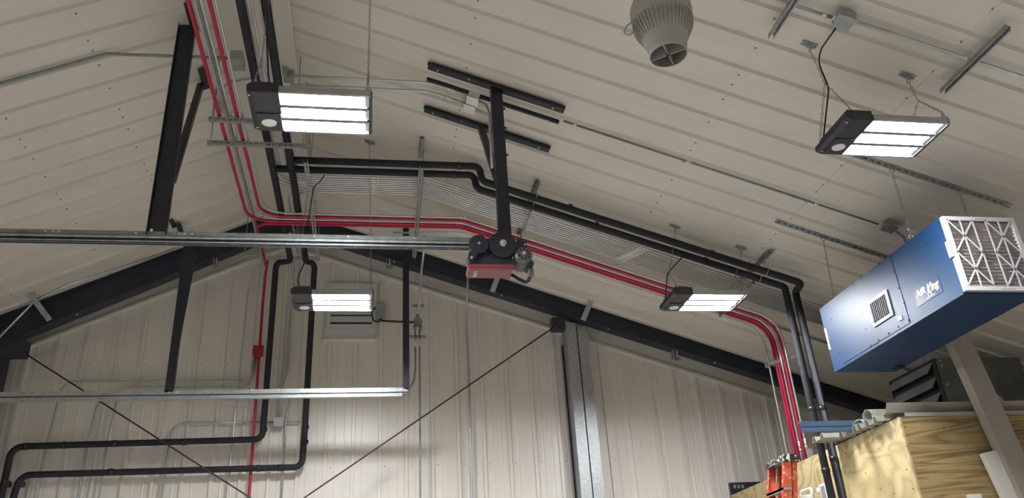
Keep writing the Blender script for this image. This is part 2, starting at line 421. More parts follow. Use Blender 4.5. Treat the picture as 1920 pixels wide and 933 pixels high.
# eave column at far left
e = empty('eave_column', V((-4.12, 9.3, 0)), 'dark steel eave column at the left edge under the rafter', 'column')
build('flange', MB().box((-4.02, 9.2, 0), (-3.99, 9.45, 5.05)), 'steel', e)
build('web', MB().box((-4.40, 9.32, 0), (-4.01, 9.34, 5.10)), 'steel', e)
build('haunch', MB().prism([V((-4.40, 9.21, 4.75)), V((-3.99, 9.21, 4.75)), V((-3.86, 9.21, 5.02)), V((-4.4, 9.21, 5.2))], V((0, .2, 0))), 'steel', e)
# flange braces of thin galvanised strap
def brace(a, b, label, wd=.06, clip=None):
    t = (b-a).normalized(); sd = t.cross(Y).normalized()
    e = build('flange_brace', MB().fbox(a, t, sd, Y, (0, (b-a).length), (-wd/2, wd/2), (-.003, .003)), 'galvd', None, label, 'brace', 'braces from ceiling to rafters')
    mb = angle(a+Y*.0-V((.01, .0, .0)), a+V((0, -.35, .02)), Z, X, .035, .004); build('clip', mb, 'black', e)
brace(oy(52, 545, 8.98), oy(93, 600, 9.22), 'grey strap brace from ceiling to the left rafter near the left edge')
brace(oy(1117, 542, 8.98), oy(1093, 600, 9.22), 'grey strap brace on the right rafter beside the galvanised post', .065)
brace(oy(938, 505, 8.98), oy(923, 547, 9.22), 'grey strap brace on the right rafter just below the opener', .065)
# rod bracing
def rodb(a, b, label, plate):
    e = build('bracing_rod', MB().cyl(a, b, .0085, 8), 'rust', None, label, 'rod')
    build('bracket', MB().box(plate[0], plate[1]), 'steel', e)
    build('nut', MB().cyl(a-(b-a).normalized()*.02, a+(b-a).normalized()*.04, .025, 6, False), 'rust', e)
a = oy(45, 661, 9.15); b = oy(470, 933, 9.15); b = b+(b-a)*.9
rodb(a, b, 'thin dark bracing rod running down to the right from the left column', (a+V((-.30, .02, -.02)), a+V((-.01, .16, .16))))
a = oy(1040, 612, 9.15); b = oy(570, 933, 9.15); b = b+(b-a)*.75
rodb(a, b, 'thin dark bracing rod running down to the left from the right rafter', (a+V((-.02, .02, -.02)), a+V((.14, .16, .13))))
# galvanised wind post
e = empty('wind_post', V((2.52, 9.56, 0)), 'galvanised double channel post standing against the gable wall', 'post')
for k, (xa, xb) in enumerate(((2.385, 2.515), (2.53, 2.66))):
    zt = botR(xb)-.02
    mb = MB().box((xa, 9.36, 0), (xb, 9.365, zt)); mb.box((xa, 9.365, 0), (xa+.005, 9.6, zt)); mb.box((xb-.005, 9.365, 0), (xb, 9.6, zt))
    build('channel', mb, 'galv', e)
build('gap_strip', MB().box((2.362, 9.58, 0), (2.385, 9.6, botR(2.5)-.25)), 'black', e)
build('clip', MB().box((2.20, 9.40, botR(2.3)-.18), (2.36, 9.42, botR(2.3)-.03)), 'steel', e)

# ================================================================== HEADER ANGLES, OPENER
def header(p1, p2, y, wd, label):
    a = V((p1, y, crz(p1)))+NR*.024; b = V((p2, y, crz(p2)))+NR*.024; t = XR; L = (b-a).length
    e = build('ceiling_angle', MB().fbox(a, t, Y, NR, (0, L), (0, wd), (0, .006)).fbox(a, t, Y, NR, (0, L), (wd-.006, wd), (-.024, .0)).fbox(a, t, Y, NR, (0, L), (0, .005), (0, .035)), 'black', None, label, 'angle', 'black angles bolted to the ceiling')
    for (s, o) in ((.04, .3), (.09, .7), (L-.05, .3), (L-.1, .7), (L*.3, .5)):
        mb = MB(); screw(mb, a+t*s+Y*(wd*o)+NR*.006, NR, .006); build('bolt', mb, 'zinc', e)
header(.437, 1.61, 5.575, .10, 'wide black ceiling angle at the head of the opener post, uppermost of three')
header(.442, 1.60, 5.785, .055, 'narrow black ceiling angle between the two wide ones')
header(.441, 1.605, 6.20, .10, 'wide black ceiling angle farthest from the camera, lowest of three')

RY, RZ = 5.655, 4.42    # opener rail
e = empty('opener_post', V((1.0, RY, RZ)), 'thick black angle post hanging from the ceiling angles to the door opener', 'post')
mb = MB(); mb.box((.965, RY-.04, RZ-.02), (1.062, RY-.035, crz(1.0)-.03)); mb.box((.965, RY-.035, RZ-.02), (.972, RY+.03, crz(1.0)-.03)); mb.box((1.055, RY-.035, RZ-.02), (1.062, RY+.03, crz(1.0)-.03))
build('post', mb, 'black', e)
pt = V((.93, 6.22, crz(.93)-.04)); pb = V((1.0, RY+.04, 4.95))
build('diagonal', angle(pt, pb, V((1, 0, 0)), Y, .055, .005), 'black', e)
for z_ in (5.28, 5.55, 5.75):
    build('bolt', MB().cyl(V((1.055, RY, z_)), V((1.085, RY, z_)), .011, 6, False), 'black', e)
# opener operator
o = empty('door_opener', V((.95, RY, RZ-.33)), 'black and red overhead door opener with grey motor hanging at the end of the rail', 'door opener')
fy = RY-.06
body = MB().prism([V((.715, fy, 4.23)), V((1.052, fy, 4.23)), V((1.052, fy, 4.40)), V((.75, fy, 4.40)), V((.715, fy, 4.34))], V((0, .15, 0)))
build('case', body, 'black', o)
rc = MB().prism([V((.708, fy-.006, 4.196)), V((1.052, fy-.006, 4.196)), V((1.052, fy-.006, 4.236)), V((.708, fy-.006, 4.236))], V((0, .165, 0)))
cov = build('cover', rc, 'opred', o)
build('lip', MB().box((.705, fy-.010, 4.214), (1.058, fy+.16, 4.238)), 'opred', cov)
# white badge on the sloping underside of the cover
bd = build('badge', MB().box((.752, fy+.025, 4.192), (.782, fy+.135, 4.196)), 'print', cov)
build('badge_field', MB().box((.755, fy+.03, 4.190), (.779, fy+.13, 4.192)), 'opred', bd)
mb = MB()
for k in range(6): mb.box((.758, fy+.036+k*.015, 4.188), (.776, fy+.043+k*.015, 4.190))
for k in range(3): mb.box((.758+.008*k, fy+.036, 4.188), (.760+.008*k, fy+.118, 4.190))
build('badge_print', mb, 'print', bd)
def disc(c, r, t, n=28): return MB().cyl(c, c-Y*t, r, n)
c1 = oy(942, 459, fy)
sh = build('large_sprocket_guard', disc(V((.975, fy, 4.395)), .105, .05), 'black', o)
mb = MB().cyl(V((.975, fy-.05, 4.395)), V((.975, fy-.075, 4.395)), .026, 12); mb.cyl(V((.975, fy-.075, 4.395)), V((.975, fy-.10, 4.395)), .012, 8)
build('shaft', mb, 'zinc', sh)
build('small_sprocket_guard', disc(V((.79, fy, 4.395)), .075, .045), 'black', o)
build('bolt', MB().cyl(V((.79, fy-.045, 4.395)), V((.79, fy-.06, 4.395)), .011, 8), 'zinc', o)
mb = MB().bar(V((.79, fy-.05, 4.395)), V((.73, fy-.05, 4.27)), .008, .05, Y)
build('linkage', MB().prism([V((.76, fy-.045, 4.395)), V((.70, fy-.045, 4.265)), V((.745, fy-.045, 4.25)), V((.815, fy-.045, 4.38))], V((0, -.008, 0))), 'black', o)
build('bolt', MB().cyl(V((.727, fy-.053, 4.27)), V((.727, fy-.065, 4.27)), .01, 8), 'zinc', o)
build('bracket', MB().box((.76, fy-.01, 4.36), (1.14, fy+.10, 4.46)), 'black', o)
build('arm', MB().prism([V((1.05, fy-.02, 4.31)), V((1.17, fy-.02, 4.375)), V((1.17, fy-.02, 4.44)), V((1.03, fy-.02, 4.45))], V((0, .03, 0))), 'black', o)
for (x_, z_) in ((1.06, 4.435), (1.08, 4.435), (1.155, 4.405)): build('bolt', MB().cyl(V((x_, fy-.02, z_)), V((x_, fy-.032, z_)), .008, 8), 'zinc', o)
mc = V((1.135, fy-.03, 4.315))
mt = build('motor', MB().lathe(mc, [(.0, -.012), (.045, -.012), (.070, 0), (.073, .03), (.066, .04), (.066, .16), (.03, .18), (0, .18)], 24, V((-.04, 1, -.08))), 'motor', o)
mb = MB(); axm = V((-.04, 1, -.08)).normalized(); uu = axm.orthogonal().normalized(); ww = axm.cross(uu)
for k in range(9):
    a = 2*math.pi*k/9; c = mc-axm*.008+uu*(.042*math.cos(a))+ww*(.042*math.sin(a)); rd = (uu*math.cos(a)+ww*math.sin(a)); td = axm.cross(rd)
    mb.fbox(c, rd, td, axm, (-.009, .009), (-.005, .005), (-.006, .002))
build('vent', mb, 'grille', mt)
build('hub', MB().cyl(mc-axm*.012, mc-axm*.03, .014, 10), 'zinc', mt)
build('nameplate', MB().fbox(mc+axm*.1, axm, V((0, 0, 1)), X, (-.03, .04), (-.045, .0), (-.066, -.062)), 'boxwhite', mt)
build('capacitor', MB().lathe(mc+V((.065, .06, -.04)), [(0, 0), (.025, 0), (.03, .01), (.03, .12), (.02, .13), (0, .13)], 16, axm), 'black', mt)
build('switch_box', MB().box((1.185, fy+.03, 4.17), (1.22, fy+.09, 4.23)), 'motor', mt)
build('cable', MB().tube(fillet([V((1.05, fy+.10, 4.205)), V((1.12, fy+.12, 4.17)), V((1.18, fy+.10, 4.13)), V((1.20, fy+.07, 4.19))], .05), .013, 8), 'cord', o)
# rail of the opener: two channels and a chain
o = empty('opener_rail', V((-1.6, RY, RZ)), 'long galvanised opener rail crossing the frame level with the red motor unit', 'rail')
xa, xb = XLE+.02, .76
build('angle', MB().box((xa, RY-.03, RZ+.032), (xb, RY-.024, RZ+.066)).box((xa, RY-.03, RZ+.028), (xb, RY+.03, RZ+.033)), 'galvd', o)
build('channel', MB().box((xa, RY-.045, RZ-.002), (xb, RY-.04, RZ+.024)).box((xa, RY-.045, RZ+.02), (xb, RY+.0, RZ+.025)).box((xa, RY-.045, RZ-.002), (xb, RY, RZ+.001)), 'galv', o)
build('channel', MB().box((xa, RY-.045, RZ-.034), (xb, RY-.04, RZ-.014)).box((xa, RY-.045, RZ-.018), (xb, RY+.0, RZ-.014)).box((xa, RY-.045, RZ-.034), (xb, RY, RZ-.030)), 'galv', o)
build('slot', MB().box((xa, RY-.034, RZ-.03), (xb, RY-.01, RZ+.028)), 'black', o)
mb = MB(); n = int((.74-XLE)/.02)
for k in range(n): mb.box((XLE+.04+k*.02, RY-.03, RZ-.044), (XLE+.054+k*.02, RY-.022, RZ-.036))
mb.box((XLE+.03, RY-.028, RZ-.042), (.75, RY-.024, RZ-.038))
build('chain', mb, 'black', o, kind='stuff')
mb = MB()
for x_ in (-2.28, -2.33, -2.24, -1.72, -1.42, -1.38, -1.33, -.45, -.2, .3): screw(mb, V((x_, RY-.03, RZ+.05)), -Y, .006)
build('bolt', mb, 'zinc', o, kind='stuff')
# left hanger of the opener
xs = -1.578
e = empty('rail_hanger', V((xs, RY, RZ)), 'broad black channel hanger from ceiling to the left part of the opener rail', 'hanger')
zt = clz(xs)-.02
build('channel', MB().box((xs-.07, RY-.02, RZ+.04), (xs+.07, RY-.014, zt)).box((xs-.07, RY-.05, RZ+.04), (xs-.064, RY-.02, zt)).box((xs+.064, RY-.05, RZ+.04), (xs+.07, RY-.02, zt)), 'black', e)
p2 = cl(382, 150); p1 = V((xs+.06, RY+.02, RZ+.55))
build('diagonal', angle(V((p2.x, p2.y, clz(p2.x)-.02)), p1, V((-1, 0, 0)), Y, .05, .005), 'black', e)
build('ceiling_plate', MB().fbox(V((xs+.03, RY-.28, clz(xs+.03))), Y, XL*-1, NL, (0, .34), (-.03, .03), (.024, .03)), 'black', e)
build('ceiling_plate', MB().fbox(V((p2.x, p2.y-.2, clz(p2.x))), Y, XL*-1, NL, (0, .3), (-.03, .03), (.024, .03)), 'black', e)
build('bolt', MB().cyl(V((xs-.03, RY-.05, RZ+.06)), V((xs-.03, RY-.062, RZ+.06)), .012, 8), 'zinc', e)

# door track beyond the opener rail
TY, TZ = 8.6, 4.118
o = empty('door_track', V((-1.6, TY, TZ)), 'galvanised horizontal door track low in front of the gable wall', 'track')
xb = .375
build('angle', MB().box((XLE+.02, TY-.03, TZ+.0), (xb, TY-.025, TZ+.052)).box((XLE+.02, TY-.03, TZ), (xb, TY+.03, TZ+.005)), 'galv', o)
build('track_channel', MB().box((XLE+.02, TY-.02, TZ-.035), (xb-.06, TY-.016, TZ-.006)).box((XLE+.02, TY-.02, TZ-.04), (xb-.06, TY+.03, TZ-.035)), 'galv', o)
mb = MB()
for x_ in (-3.3, -2.05, -1.98, .12, .16, .3, .34): screw(mb, V((x_, TY-.03, TZ+.03)), -Y, .008)
build('bolt', mb, 'zinc', o, kind='stuff')
e = empty('track_hanger', V((-2.06, TY, TZ+.03)), 'black angle hanger with a tapering brace holding the left part of the door track', 'hanger')
xs = -2.06
build('angle', MB().box((xs-.04, TY-.03, TZ+.03), (xs+.04, TY-.024, clz(-2.13)-.2)).box((xs+.034, TY-.025, TZ+.03), (xs+.04, TY+.03, clz(-2.13)-.2)), 'black', e)
q = V((-1.995, TY-.03, 5.72)); q2 = V((-2.03, TY-.03, 4.50))
build('diagonal', MB().prism([q+V((-.04, 0, 0)), q+V((.045, 0, 0)), q2+V((.01, 0, 0)), q2+V((-.01, 0, 0))], V((0, -.006, 0))), 'black', e)
a = cl(320, 415, .03); 
build('ceiling_plate', MB().prism([cl(316, 412, .03), cl(324, 409, .03), cl(331, 421, .03), cl(323, 427, .03)], NL*.01), 'black', e)
build('elbow_plate', MB().prism([cl(323, 427, .035), cl(330, 420, .035), cl(338, 417, .035), cl(350, 448, .035), cl(340, 452, .035), cl(331, 424, .035)], NL*.01), 'black', e)
xs = .36
build('track_hanger', MB().box((xs-.035, TY-.03, TZ+.03), (xs+.035, TY-.024, crz(xs)-.06)).box((xs-.035, TY-.025, TZ+.03), (xs-.029, TY+.03, crz(xs)-.06)), 'black', None, 'long straight black angle hanger at the right end of the door track', 'hanger')

# ================================================================== CONDUITS
ZS, ZB, ZR = 5.96, 5.91, 5.84      # heights of the level runs
YEND = -5.5
def at_z(x, y, z): return oz(x, y, z)
# black insulated pipes: ridge runs
def slopept(x, y, off): return V((x, y, crz(x)-off))
bl_l = oz(442+19, 86*.0+0, ZB)
def ridge_x(px, py, z): return oz(px, py, z).x
XB1 = (ridge_x(461, 40, ZB)+ridge_x(510, 319, ZB))/2
XB2 = (ridge_x(497, 0, ZB)+ridge_x(548, 319, ZB))/2
BR = .035
def ridge_drop(xr, xo, label, ztop, wallpts):
    y1 = 8.95
    return conduit('insulated_pipe', [V((xr, YEND, ZB)), V((xr, y1, ZB)), V((xr, y1+.03, ztop)), *wallpts], BR, [.06, .05]+[.06]*10, 'foam', label, 'pipe')
YP = 9.20
def W(px, py, y=YP): return oy(px, py, y)
def yw(px, py, y): return oy(px, py, y)
z1 = oy(536, 490, 9.1).z; z2 = oy(572, 490, 9.1).z
# left one: ridge -> wall -> down -> long run left -> down
conduit('insulated_pipe', [V((XB1, YEND, ZB)), V((XB1, 8.98, ZB)), V((XB1, 9.02, W(536, 491, 9.05).z)), W(518, 492, 9.1), W(497, 760, 9.45), W(492, 823, 9.50), W(22, 837, 9.50), W(2, 933, 9.50), W(-8, 985, 9.5)],
        BR, [.08, .05, .07, .3, .09, .12, .1], 'foam', 'black insulated pipe on the gable wall, turning left at the upper level', 'pipe', 'black insulated pipes',
        straps=[(W(120, 834, 9.5), X), (W(215, 831, 9.5), X), (W(345, 828, 9.5), X), (W(48, 836.5, 9.5), X), (W(494.5, 805, 9.5), Z)], n=14)
conduit('insulated_pipe', [V((XB2, YEND, ZB)), V((XB2, 8.98, ZB)), V((XB2, 9.02, W(568, 491, 9.05).z)), W(590, 494, 9.1), W(572, 800, 9.45), W(566, 875, 9.50), W(38, 890, 9.50), W(25, 933, 9.50), W(14, 985, 9.5)],
        BR, [.08, .05, .07, .3, .09, .12, .1], 'foam', 'black insulated pipe on the gable wall, turning left at the lower level', 'pipe', 'black insulated pipes',
        straps=[(W(208, 884.5, 9.5), X), (W(485, 877.5, 9.5), X), (W(525, 876.5, 9.5), X), (W(573, 800, 9.48), Z), (W(572, 828, 9.49), Z)], n=14)
for i, (px, py) in enumerate(((8, 905), (34, 905))):
    c = W(px, py, 9.5); build('pipe_clamp', MB().box((c.x+.005, c.y-.045, c.z-.035), (c.x+.052, c.y+.06, c.z+.02)), 'rust', None, 'small brown pipe clamp on the %s black pipe at lower left' % ('outermost' if i == 0 else 'inner'), 'clamp')
# horizontal black pairs: level, jog down, down the right slope, vertical
yU = oz(700, 305, ZB).y; yL = oz(700, 322, ZB).y
OFS = .20
xU = oz(893, 312, ZB).x; xL = oz(893, 325, ZB).x
for (xs_, yy, xj, xe, lab, bottom) in ((XB2, yU, xU+.03, oy(1522, 679, yL-.02).x, 'upper', 0), (XB1, yL, xL-.02, oy(1503, 679, yL).x, 'lower', 1)):
    pts = [V((xs_, yy, ZB)), V((xj, yy, ZB)), V((xj+.02, yy, crz(xj)-OFS-.03)), V((xe, yy, crz(xe)-OFS))]
    if not bottom: pts.append(V((xe, yL-.02, crz(xe)-OFS-.03)))
    yv_ = yL-.02 if not bottom else yL
    pts.append(V((xe, yv_, .9)))
    st = [(V((x_, yy, crz(x_)-OFS)), XR) for x_ in (1.9+.3*bottom, 3.3)]+[(V((xj-.2, yy, ZB)), X), (V((xe, yv_, 3.45)), Z), (V((xe, yv_, 3.22-.05*bottom)), Z), (V((xe, yv_, 2.98-.1*bottom)), Z)]
    conduit('insulated_pipe', pts, BR, [.07, .08, .05, .03], 'foam', '%s black insulated pipe of the pair crossing to the right slope' % lab, 'pipe', 'black insulated pipes', straps=st, n=14)

# ten silver conduits of the slope bundle (nearest first)
rows = [327.5, 332.5, 337, 341, 344.5, 348, 351.5, 355, 358.5, 362]
ridge_px = [520, 512, 506, 501, 486, 479, 470, 462]     # px at y=86 of the ridge runs, nearest turns from the right
ORD = ['first', 'second', 'third', 'fourth', 'fifth', 'sixth', 'seventh', 'eighth', 'ninth', 'tenth']
RS = .0100
XBEND = .48
ys10 = []
for i, py in enumerate(rows):
    yy = oz(700, py, ZS).y; ys10.append(yy)
    off = crz(XBEND)-ZS
    tail = [V((XBEND, yy, ZS)), V((5.35, yy, crz(5.35)-off))]
    xm = oz(862, 0, 0)
    cp = [(V((-.02, yy, ZS)), X)]
    if i % 3 == 1: cp.append((V((.78+.02*i, yy, crz(.78+.02*i)-off)), XR))
    cp.append((V((2.72-.015*i, yy, crz(2.72-.015*i)-off)), XR))
    if i < 8:
        xr = oz(ridge_px[i], 86, ZS).x; head = [V((xr, YEND, ZS)), V((xr, yy, ZS))]
    else:
        xr = oz((543, 551)[i-8], 385, ZS).x; head = [V((xr, 9.0, ZS)), V((xr, yy, ZS))]
    conduit('silver_conduit', head+tail, RS, [.22, .45], 'emt', 'silver conduit in the right slope bundle, %s counting from the black pipes' % ORD[i], 'conduit', 'silver conduits down the right slope', couplers=cp, n=8)

# red group, two reds and two silvers turning from the ridge, one red from the wall, silver below
offR = crz(.95)-ZR
def rrow(py): return oz(700, py, ZR).y
XV = {}
def rgroup(py, ridge, mat_, r, label, cat, xv, zbend=None, wallhead=None, bend0=.24):
    yy = rrow(py)
    if wallhead: head = wallhead(yy)
    else:
        xr = oz(ridge[0], ridge[1], ZR).x; head = [V((xr, YEND, ZR)), V((xr, yy, ZR))]
    xe = xv
    pts = head+[V((.95, yy, ZR)), V((xe, yy, crz(xe)-offR)), V((xe, yy, 2.6))]
    rr = [bend0]+([.2] if len(head) == 3 else [])+[.45, .33]
    if len(head) == 1: rr = [.45, .33]
    cps = []
    if mat_ == 'emt': cps = [(V((.93, yy, ZR)), X), (V((xe, yy, 3.30)), Z)]
    return conduit('red_conduit' if mat_ == 'red' else 'silver_conduit', pts, r, rr, mat_, label, cat, 'conduits dropping beside the plywood room', couplers=cps, n=10)
def xvert(px, py, row): yy = rrow(row); return oy(px, py, yy).x
RR = .0165
rgroup(403.5, (424, 86), 'emt', RS, 'silver conduit above the red ones, rightmost where they drop', 'conduit', xvert(1493, 750, 403.5))
rgroup(409, (411-19, 0), 'red', RR, 'uppermost red conduit of the level run below the ridge', 'conduit', xvert(1487, 750, 409))
rgroup(414, (399, 86), 'emt', RS, 'silver conduit squeezed between the red ones', 'conduit', xvert(1481, 750, 414))
rgroup(418.5, (352, 0), 'red', RR, 'red conduit along the left edge of the ridge bundle, middle of three reds', 'conduit', xvert(1475, 750, 418.5))
# third red: rises from the wall
def wh(yy):
    x_ = oy(492, 579, 9.5).x
    top = oy(500, 462, 9.0)
    return [V((oz(484, 440, ZR).x, 9.05, ZR)), V((oz(484, 440, ZR).x, yy, ZR))]
rgroup(423, None, 'red', RR, 'lowest red conduit in the level run, turned over from the gable wall', 'conduit', xvert(1470, 750, 423), wallhead=wh, bend0=.15)
yy = rrow(429); xe = xvert(1455.7, 750, 429)
conduit('silver_conduit', [V((.2, yy+.12, ZR+.02)), V((.98, yy, ZR-.02)), V((xe, yy, crz(xe)-offR)), V((xe, yy, 2.6))], RS, [.5, .33], 'emt', 'lone silver conduit standing apart left of the red drop', 'conduit', 'conduits dropping beside the plywood room',
        couplers=[(V((xe, yy, 3.12)), Z)], n=10)
yy = rrow(434)
conduit('silver_conduit', [V((.98, yy, crz(.98)-.03)), V((7.8, yy, crz(7.8)-.03))], .011, .1, 'galvd', 'dull conduit hugging the right ceiling just beyond the red run', 'conduit')
# other ridge silvers on the left group that run on to the gable wall
for i, (px, lab) in enumerate(((367.5, 'just right of the left red conduit'), (373.5, 'second right of the left red conduit'))):
    xr = oz(px+20, 86, ZB).x
    conduit('silver_conduit', [V((xr, YEND, ZB)), V((xr, 8.95, ZB)), oy((491, 496)[i], 486, 9.1), oy((468, 486)[i], (521, 700)[i], 9.52) if i == 0 else oy(486, 540, 9.3), oy((461, 484)[i], (579, 600)[i], 9.55), oy((425, 478)[i], (933, 640)[i], 9.58), oy((418, 478)[i], (990, 650)[i], 9.58)] if i == 0 else
            [V((xr, YEND, ZB)), V((xr, 8.3, ZB))], RS, [.12, .08, .2, .3, .5], 'emt', 'silver ridge conduit %s' % lab, 'conduit', n=10)
# red down the wall with its red box
conduit('red_conduit', [V((oz(484, 440, ZR).x, 8.9, ZR)), V((oz(484, 440, ZR).x, 9.08, ZR-.02)), oy(502, 487, 9.15), oy(497, 519, 9.4), oy(492, 579, 9.52), oy(467, 933, 9.55), oy(463, 985, 9.55)], RR, [.05, .06, .1, .2, .3], 'red', 'red conduit running down the gable wall to the red box', 'conduit', n=10)
bx = oy(485, 659, 9.52)
e = build('junction_box', MB().box((bx.x-.055, bx.y-.05, bx.z-.055), (bx.x+.055, bx.y+.03, bx.z+.055)), 'reddark', None, 'red junction box on the red conduit on the gable wall', 'junction box')
build('cover', MB().box((bx.x-.06, bx.y-.055, bx.z-.06), (bx.x+.06, bx.y-.049, bx.z+.06)), 'reddark', e)
# silver wall conduits, left part
def wc(pts, label, r=.0115, bend=.12, y=9.58, **k):
    return conduit('silver_conduit', [oy(p[0], p[1], p[2] if len(p) > 2 else y) for p in pts], r, bend, k.pop('material', 'emtw'), label, 'conduit', 'silver conduits on the gable wall', n=8, **k)
wc([(481, 668), (477, 700), (470, 714), (118, 714.5), (82, 856), (55, 985)], 'long silver wall conduit from the red box, the upper level run bending down far left', bend=.14)
wc([(478, 668), (472, 706), (462, 727), (224, 726), (197, 850), (178, 985)], 'silver wall conduit just above the door track, second from the left below it', bend=.14)
wc([(474, 740), (186, 745), (160, 850), (138, 985)], 'bright silver wall conduit emerging below the door track, third drop from the left', r=.014, bend=.14)
wc([(516, 791), (324, 792), (313, 860), (296, 985)], 'silver wall conduit running left from the grey box and bending down', bend=.14)
wc([(530, 791), (563, 790)], 'short silver conduit right of the grey box', bend=.1)
wc([(523, 783), (523, 740), (527, 728), (540, 690), (553, 500, 9.15), (550, 480, 9.05)], 'middle silver conduit dropping behind the far lamp to the grey box', bend=.15)
wc([(548, 480, 9.05), (549, 500, 9.12), (545, 560, 9.3), (536, 700), (529, 722), (505, 736)], 'silver conduit dropping behind the far lamp and curving left at the door track', bend=.2)
wc([(541, 480, 9.05), (543, 500, 9.12), (539, 560, 9.3), (530, 700), (526, 737)], 'silver conduit at the left of three dropping behind the far lamp', bend=.2)
wc([(566, 740), (545, 741), (536, 790), (525, 985)], 'silver wall conduit curving down from the track beside the grey box', bend=.14)
bx = oy(523, 792, 9.56)
e = build('junction_box', MB().box((bx.x-.05, bx.y-.05, bx.z-.05), (bx.x+.05, bx.y+.03, bx.z+.05)), 'boxgrey', None, 'small grey square box on the gable wall between the black pipes', 'junction box')
build('cover', MB().box((bx.x-.053, bx.y-.055, bx.z-.053), (bx.x+.053, bx.y-.05, bx.z+.053)), 'boxgrey', e)
# left ceiling conduits
yl = cl(100, 128, .03).y; xk = cl(200, 100, .03).x
conduit('silver_conduit', [V((-4.3, yl, clz(-4.3)-.035)), V((xk, yl, clz(xk)-.035)), oz(345, 106, clz(xk)+1e-3-.035).lerp(oz(345, 106, clz(xk)-.035), 0), oz(447, 110, clz(xk)-.035)], .013, .15, 'galvd', 'dull conduit across the left ceiling to the ridge, upper left', 'conduit', n=8)
bx = oz(450, 112, clz(xk)-.03)
zbx = clz(xk)-.03
conduit('silver_conduit', [oy(333, 466, 9.12), oy(130, 532, 9.12), oy(64, 565, 9.12), oy(-10, 641, 9.12)], .012, [.3, .06], 'emt', 'thin silver conduit along the top of the left rafter', 'conduit', n=8)
build('junction_box', MB().box((bx.x-.07, bx.y-.06, zbx-.04), (bx.x+.03, bx.y+.10, zbx+.05)), 'boxgrey', None, 'grey box at the end of the left ceiling conduit under the ridge', 'junction box')
p0 = oz(416, 205, 5.93); p1 = oz(413, 180, 5.93)
conduit('silver_conduit', [p0, V((p0.x, p1.y, 5.97)), oz(432, 152, 6.1), oz(470, 146, 6.2)], .013, [.05, .12], 'emt', 'short bent silver conduit rising from the fitting left of the big lamp', 'conduit', n=8)
e = build('conduit_fitting', MB().box((p0.x-.022, p0.y-.12, 5.91), (p0.x+.022, p0.y+.0, 5.955)), 'zinc', None, 'cast conduit fitting on the ridge bundle left of the big lamp', 'fitting')
build('cover', MB().box((p0.x-.019, p0.y-.115, 5.905), (p0.x+.019, p0.y-.005, 5.91)), 'emt', e)
# boxes and conduits right of ridge
bxs = []
yk = 5.93
b1, b2 = cr(888, 183, .05), cr(882, 198, .05)
for i, b in enumerate((b1, b2)):
    e = build('junction_box', MB().fbox(b, XR, Y, NR, (-.05, .05), (-.05, .05), (-.02, .04)), 'boxwhite', None, 'pale square junction box by the opener post, %s of two' % ('upper' if i == 0 else 'lower'), 'junction box', 'pale boxes by the opener post')
    build('cover', MB().fbox(b, XR, Y, NR, (-.054, .054), (-.054, .054), (.04, .044)), 'boxwhite', e)
    zl = crz(.45)-.06
    pth = [V((-.75, b.y-.02, zl)), V((.45, b.y-.02, zl)), V((b.x-.05, b.y-.02, crz(b.x-.05)-.06))]
    conduit('silver_conduit', pth, .0125, .4, 'emt', 'silver conduit from the ridge to the %s pale box by the opener post' % ('upper' if i == 0 else 'lower'), 'conduit', couplers=[(V((.62, b.y-.02, crz(.62)-.06)), XR)], n=8)
    conduit('silver_conduit', [b+XR*.05+NR*.02, V((.95-.0*i, b.y, b.z-.07)), V((.955, RY+.05+.03*i, b.z-.25)), V((.955, RY+.05+.03*i, 5.2))], .011, .1, 'emt', 'silver conduit bending from the %s pale box down behind the opener post' % ('upper' if i == 0 else 'lower'), 'conduit', n=8)
for i, (px, py) in enumerate(((520, 136), (532, 142))):
    c = oz(px, py, 6.50); build('junction_box', MB().box((c.x-.03, c.y-.04, c.z-.05), (c.x+.09, c.y+.04, c.z+.04)), 'boxgrey', None, 'grey fitting box at the ridge above the big lamp, %s' % ('left' if i == 0 else 'right'), 'junction box')
def slopecond(y, x1, x2, label, off=.035, r=.010, material='galvd', straps=()):
    return conduit('silver_conduit', [V((x1, y, crz(x1)-off)), V((x2, y, crz(x2)-off))], r, .1, material, label, 'conduit', straps=[(V((x_, y, crz(x_)-off)), XR) for x_ in straps], n=8)
slopecond(5.765, 1.62, 4.40, 'thin conduit running down the middle of the right ceiling to a grey box', straps=(1.72, 2.72, 3.85))
slopecond(3.775, 1.9, 3.0, 'silver conduit at the top right from the frame edge to the grey box', off=.06, r=.0125, material='emt', straps=(2.6, 2.93))
slopecond(3.745, 3.06, 7.9, 'silver conduit at the top right from the grey box over the channel', off=.06, r=.0125, material='emt', straps=(3.12, 3.86))
def ceilbox(c, label, w=.055, material='boxgrey'):
    e = build('junction_box', MB().fbox(c, XR, Y, NR, (-w, w), (-w, w), (-.0, .06)), material, None, label, 'junction box')
    build('cover', MB().fbox(c, XR, Y, NR, (-w-.004, w+.004), (-w-.004, w+.004), (.06, .064)), material, e)
    for k in (-1, 1): build('lug', MB().fbox(c, XR, Y, NR, (k*w, k*(w+.02)), (-.02, .02), (.03, .05)), 'zinc', e)
    return e
ceilbox(cr(1583, 30, .04), 'grey junction box at the top right feeding the lamp cord')
ceilbox(cr(1668, 418, .04), 'grey junction box at the end of the ceiling conduit above the blue unit', .05, 'galvd')
conduit('silver_conduit', [V((4.46, 5.73, crz(4.46)-.04)), V((4.6, 5.75, crz(4.6)-.10)), V((4.66, 5.80, crz(4.66)-.35)), V((4.50, 5.80, 4.27))], .011, .06, 'galvd', 'short flexible conduit from the ceiling box down to the blue unit', 'conduit', n=8)

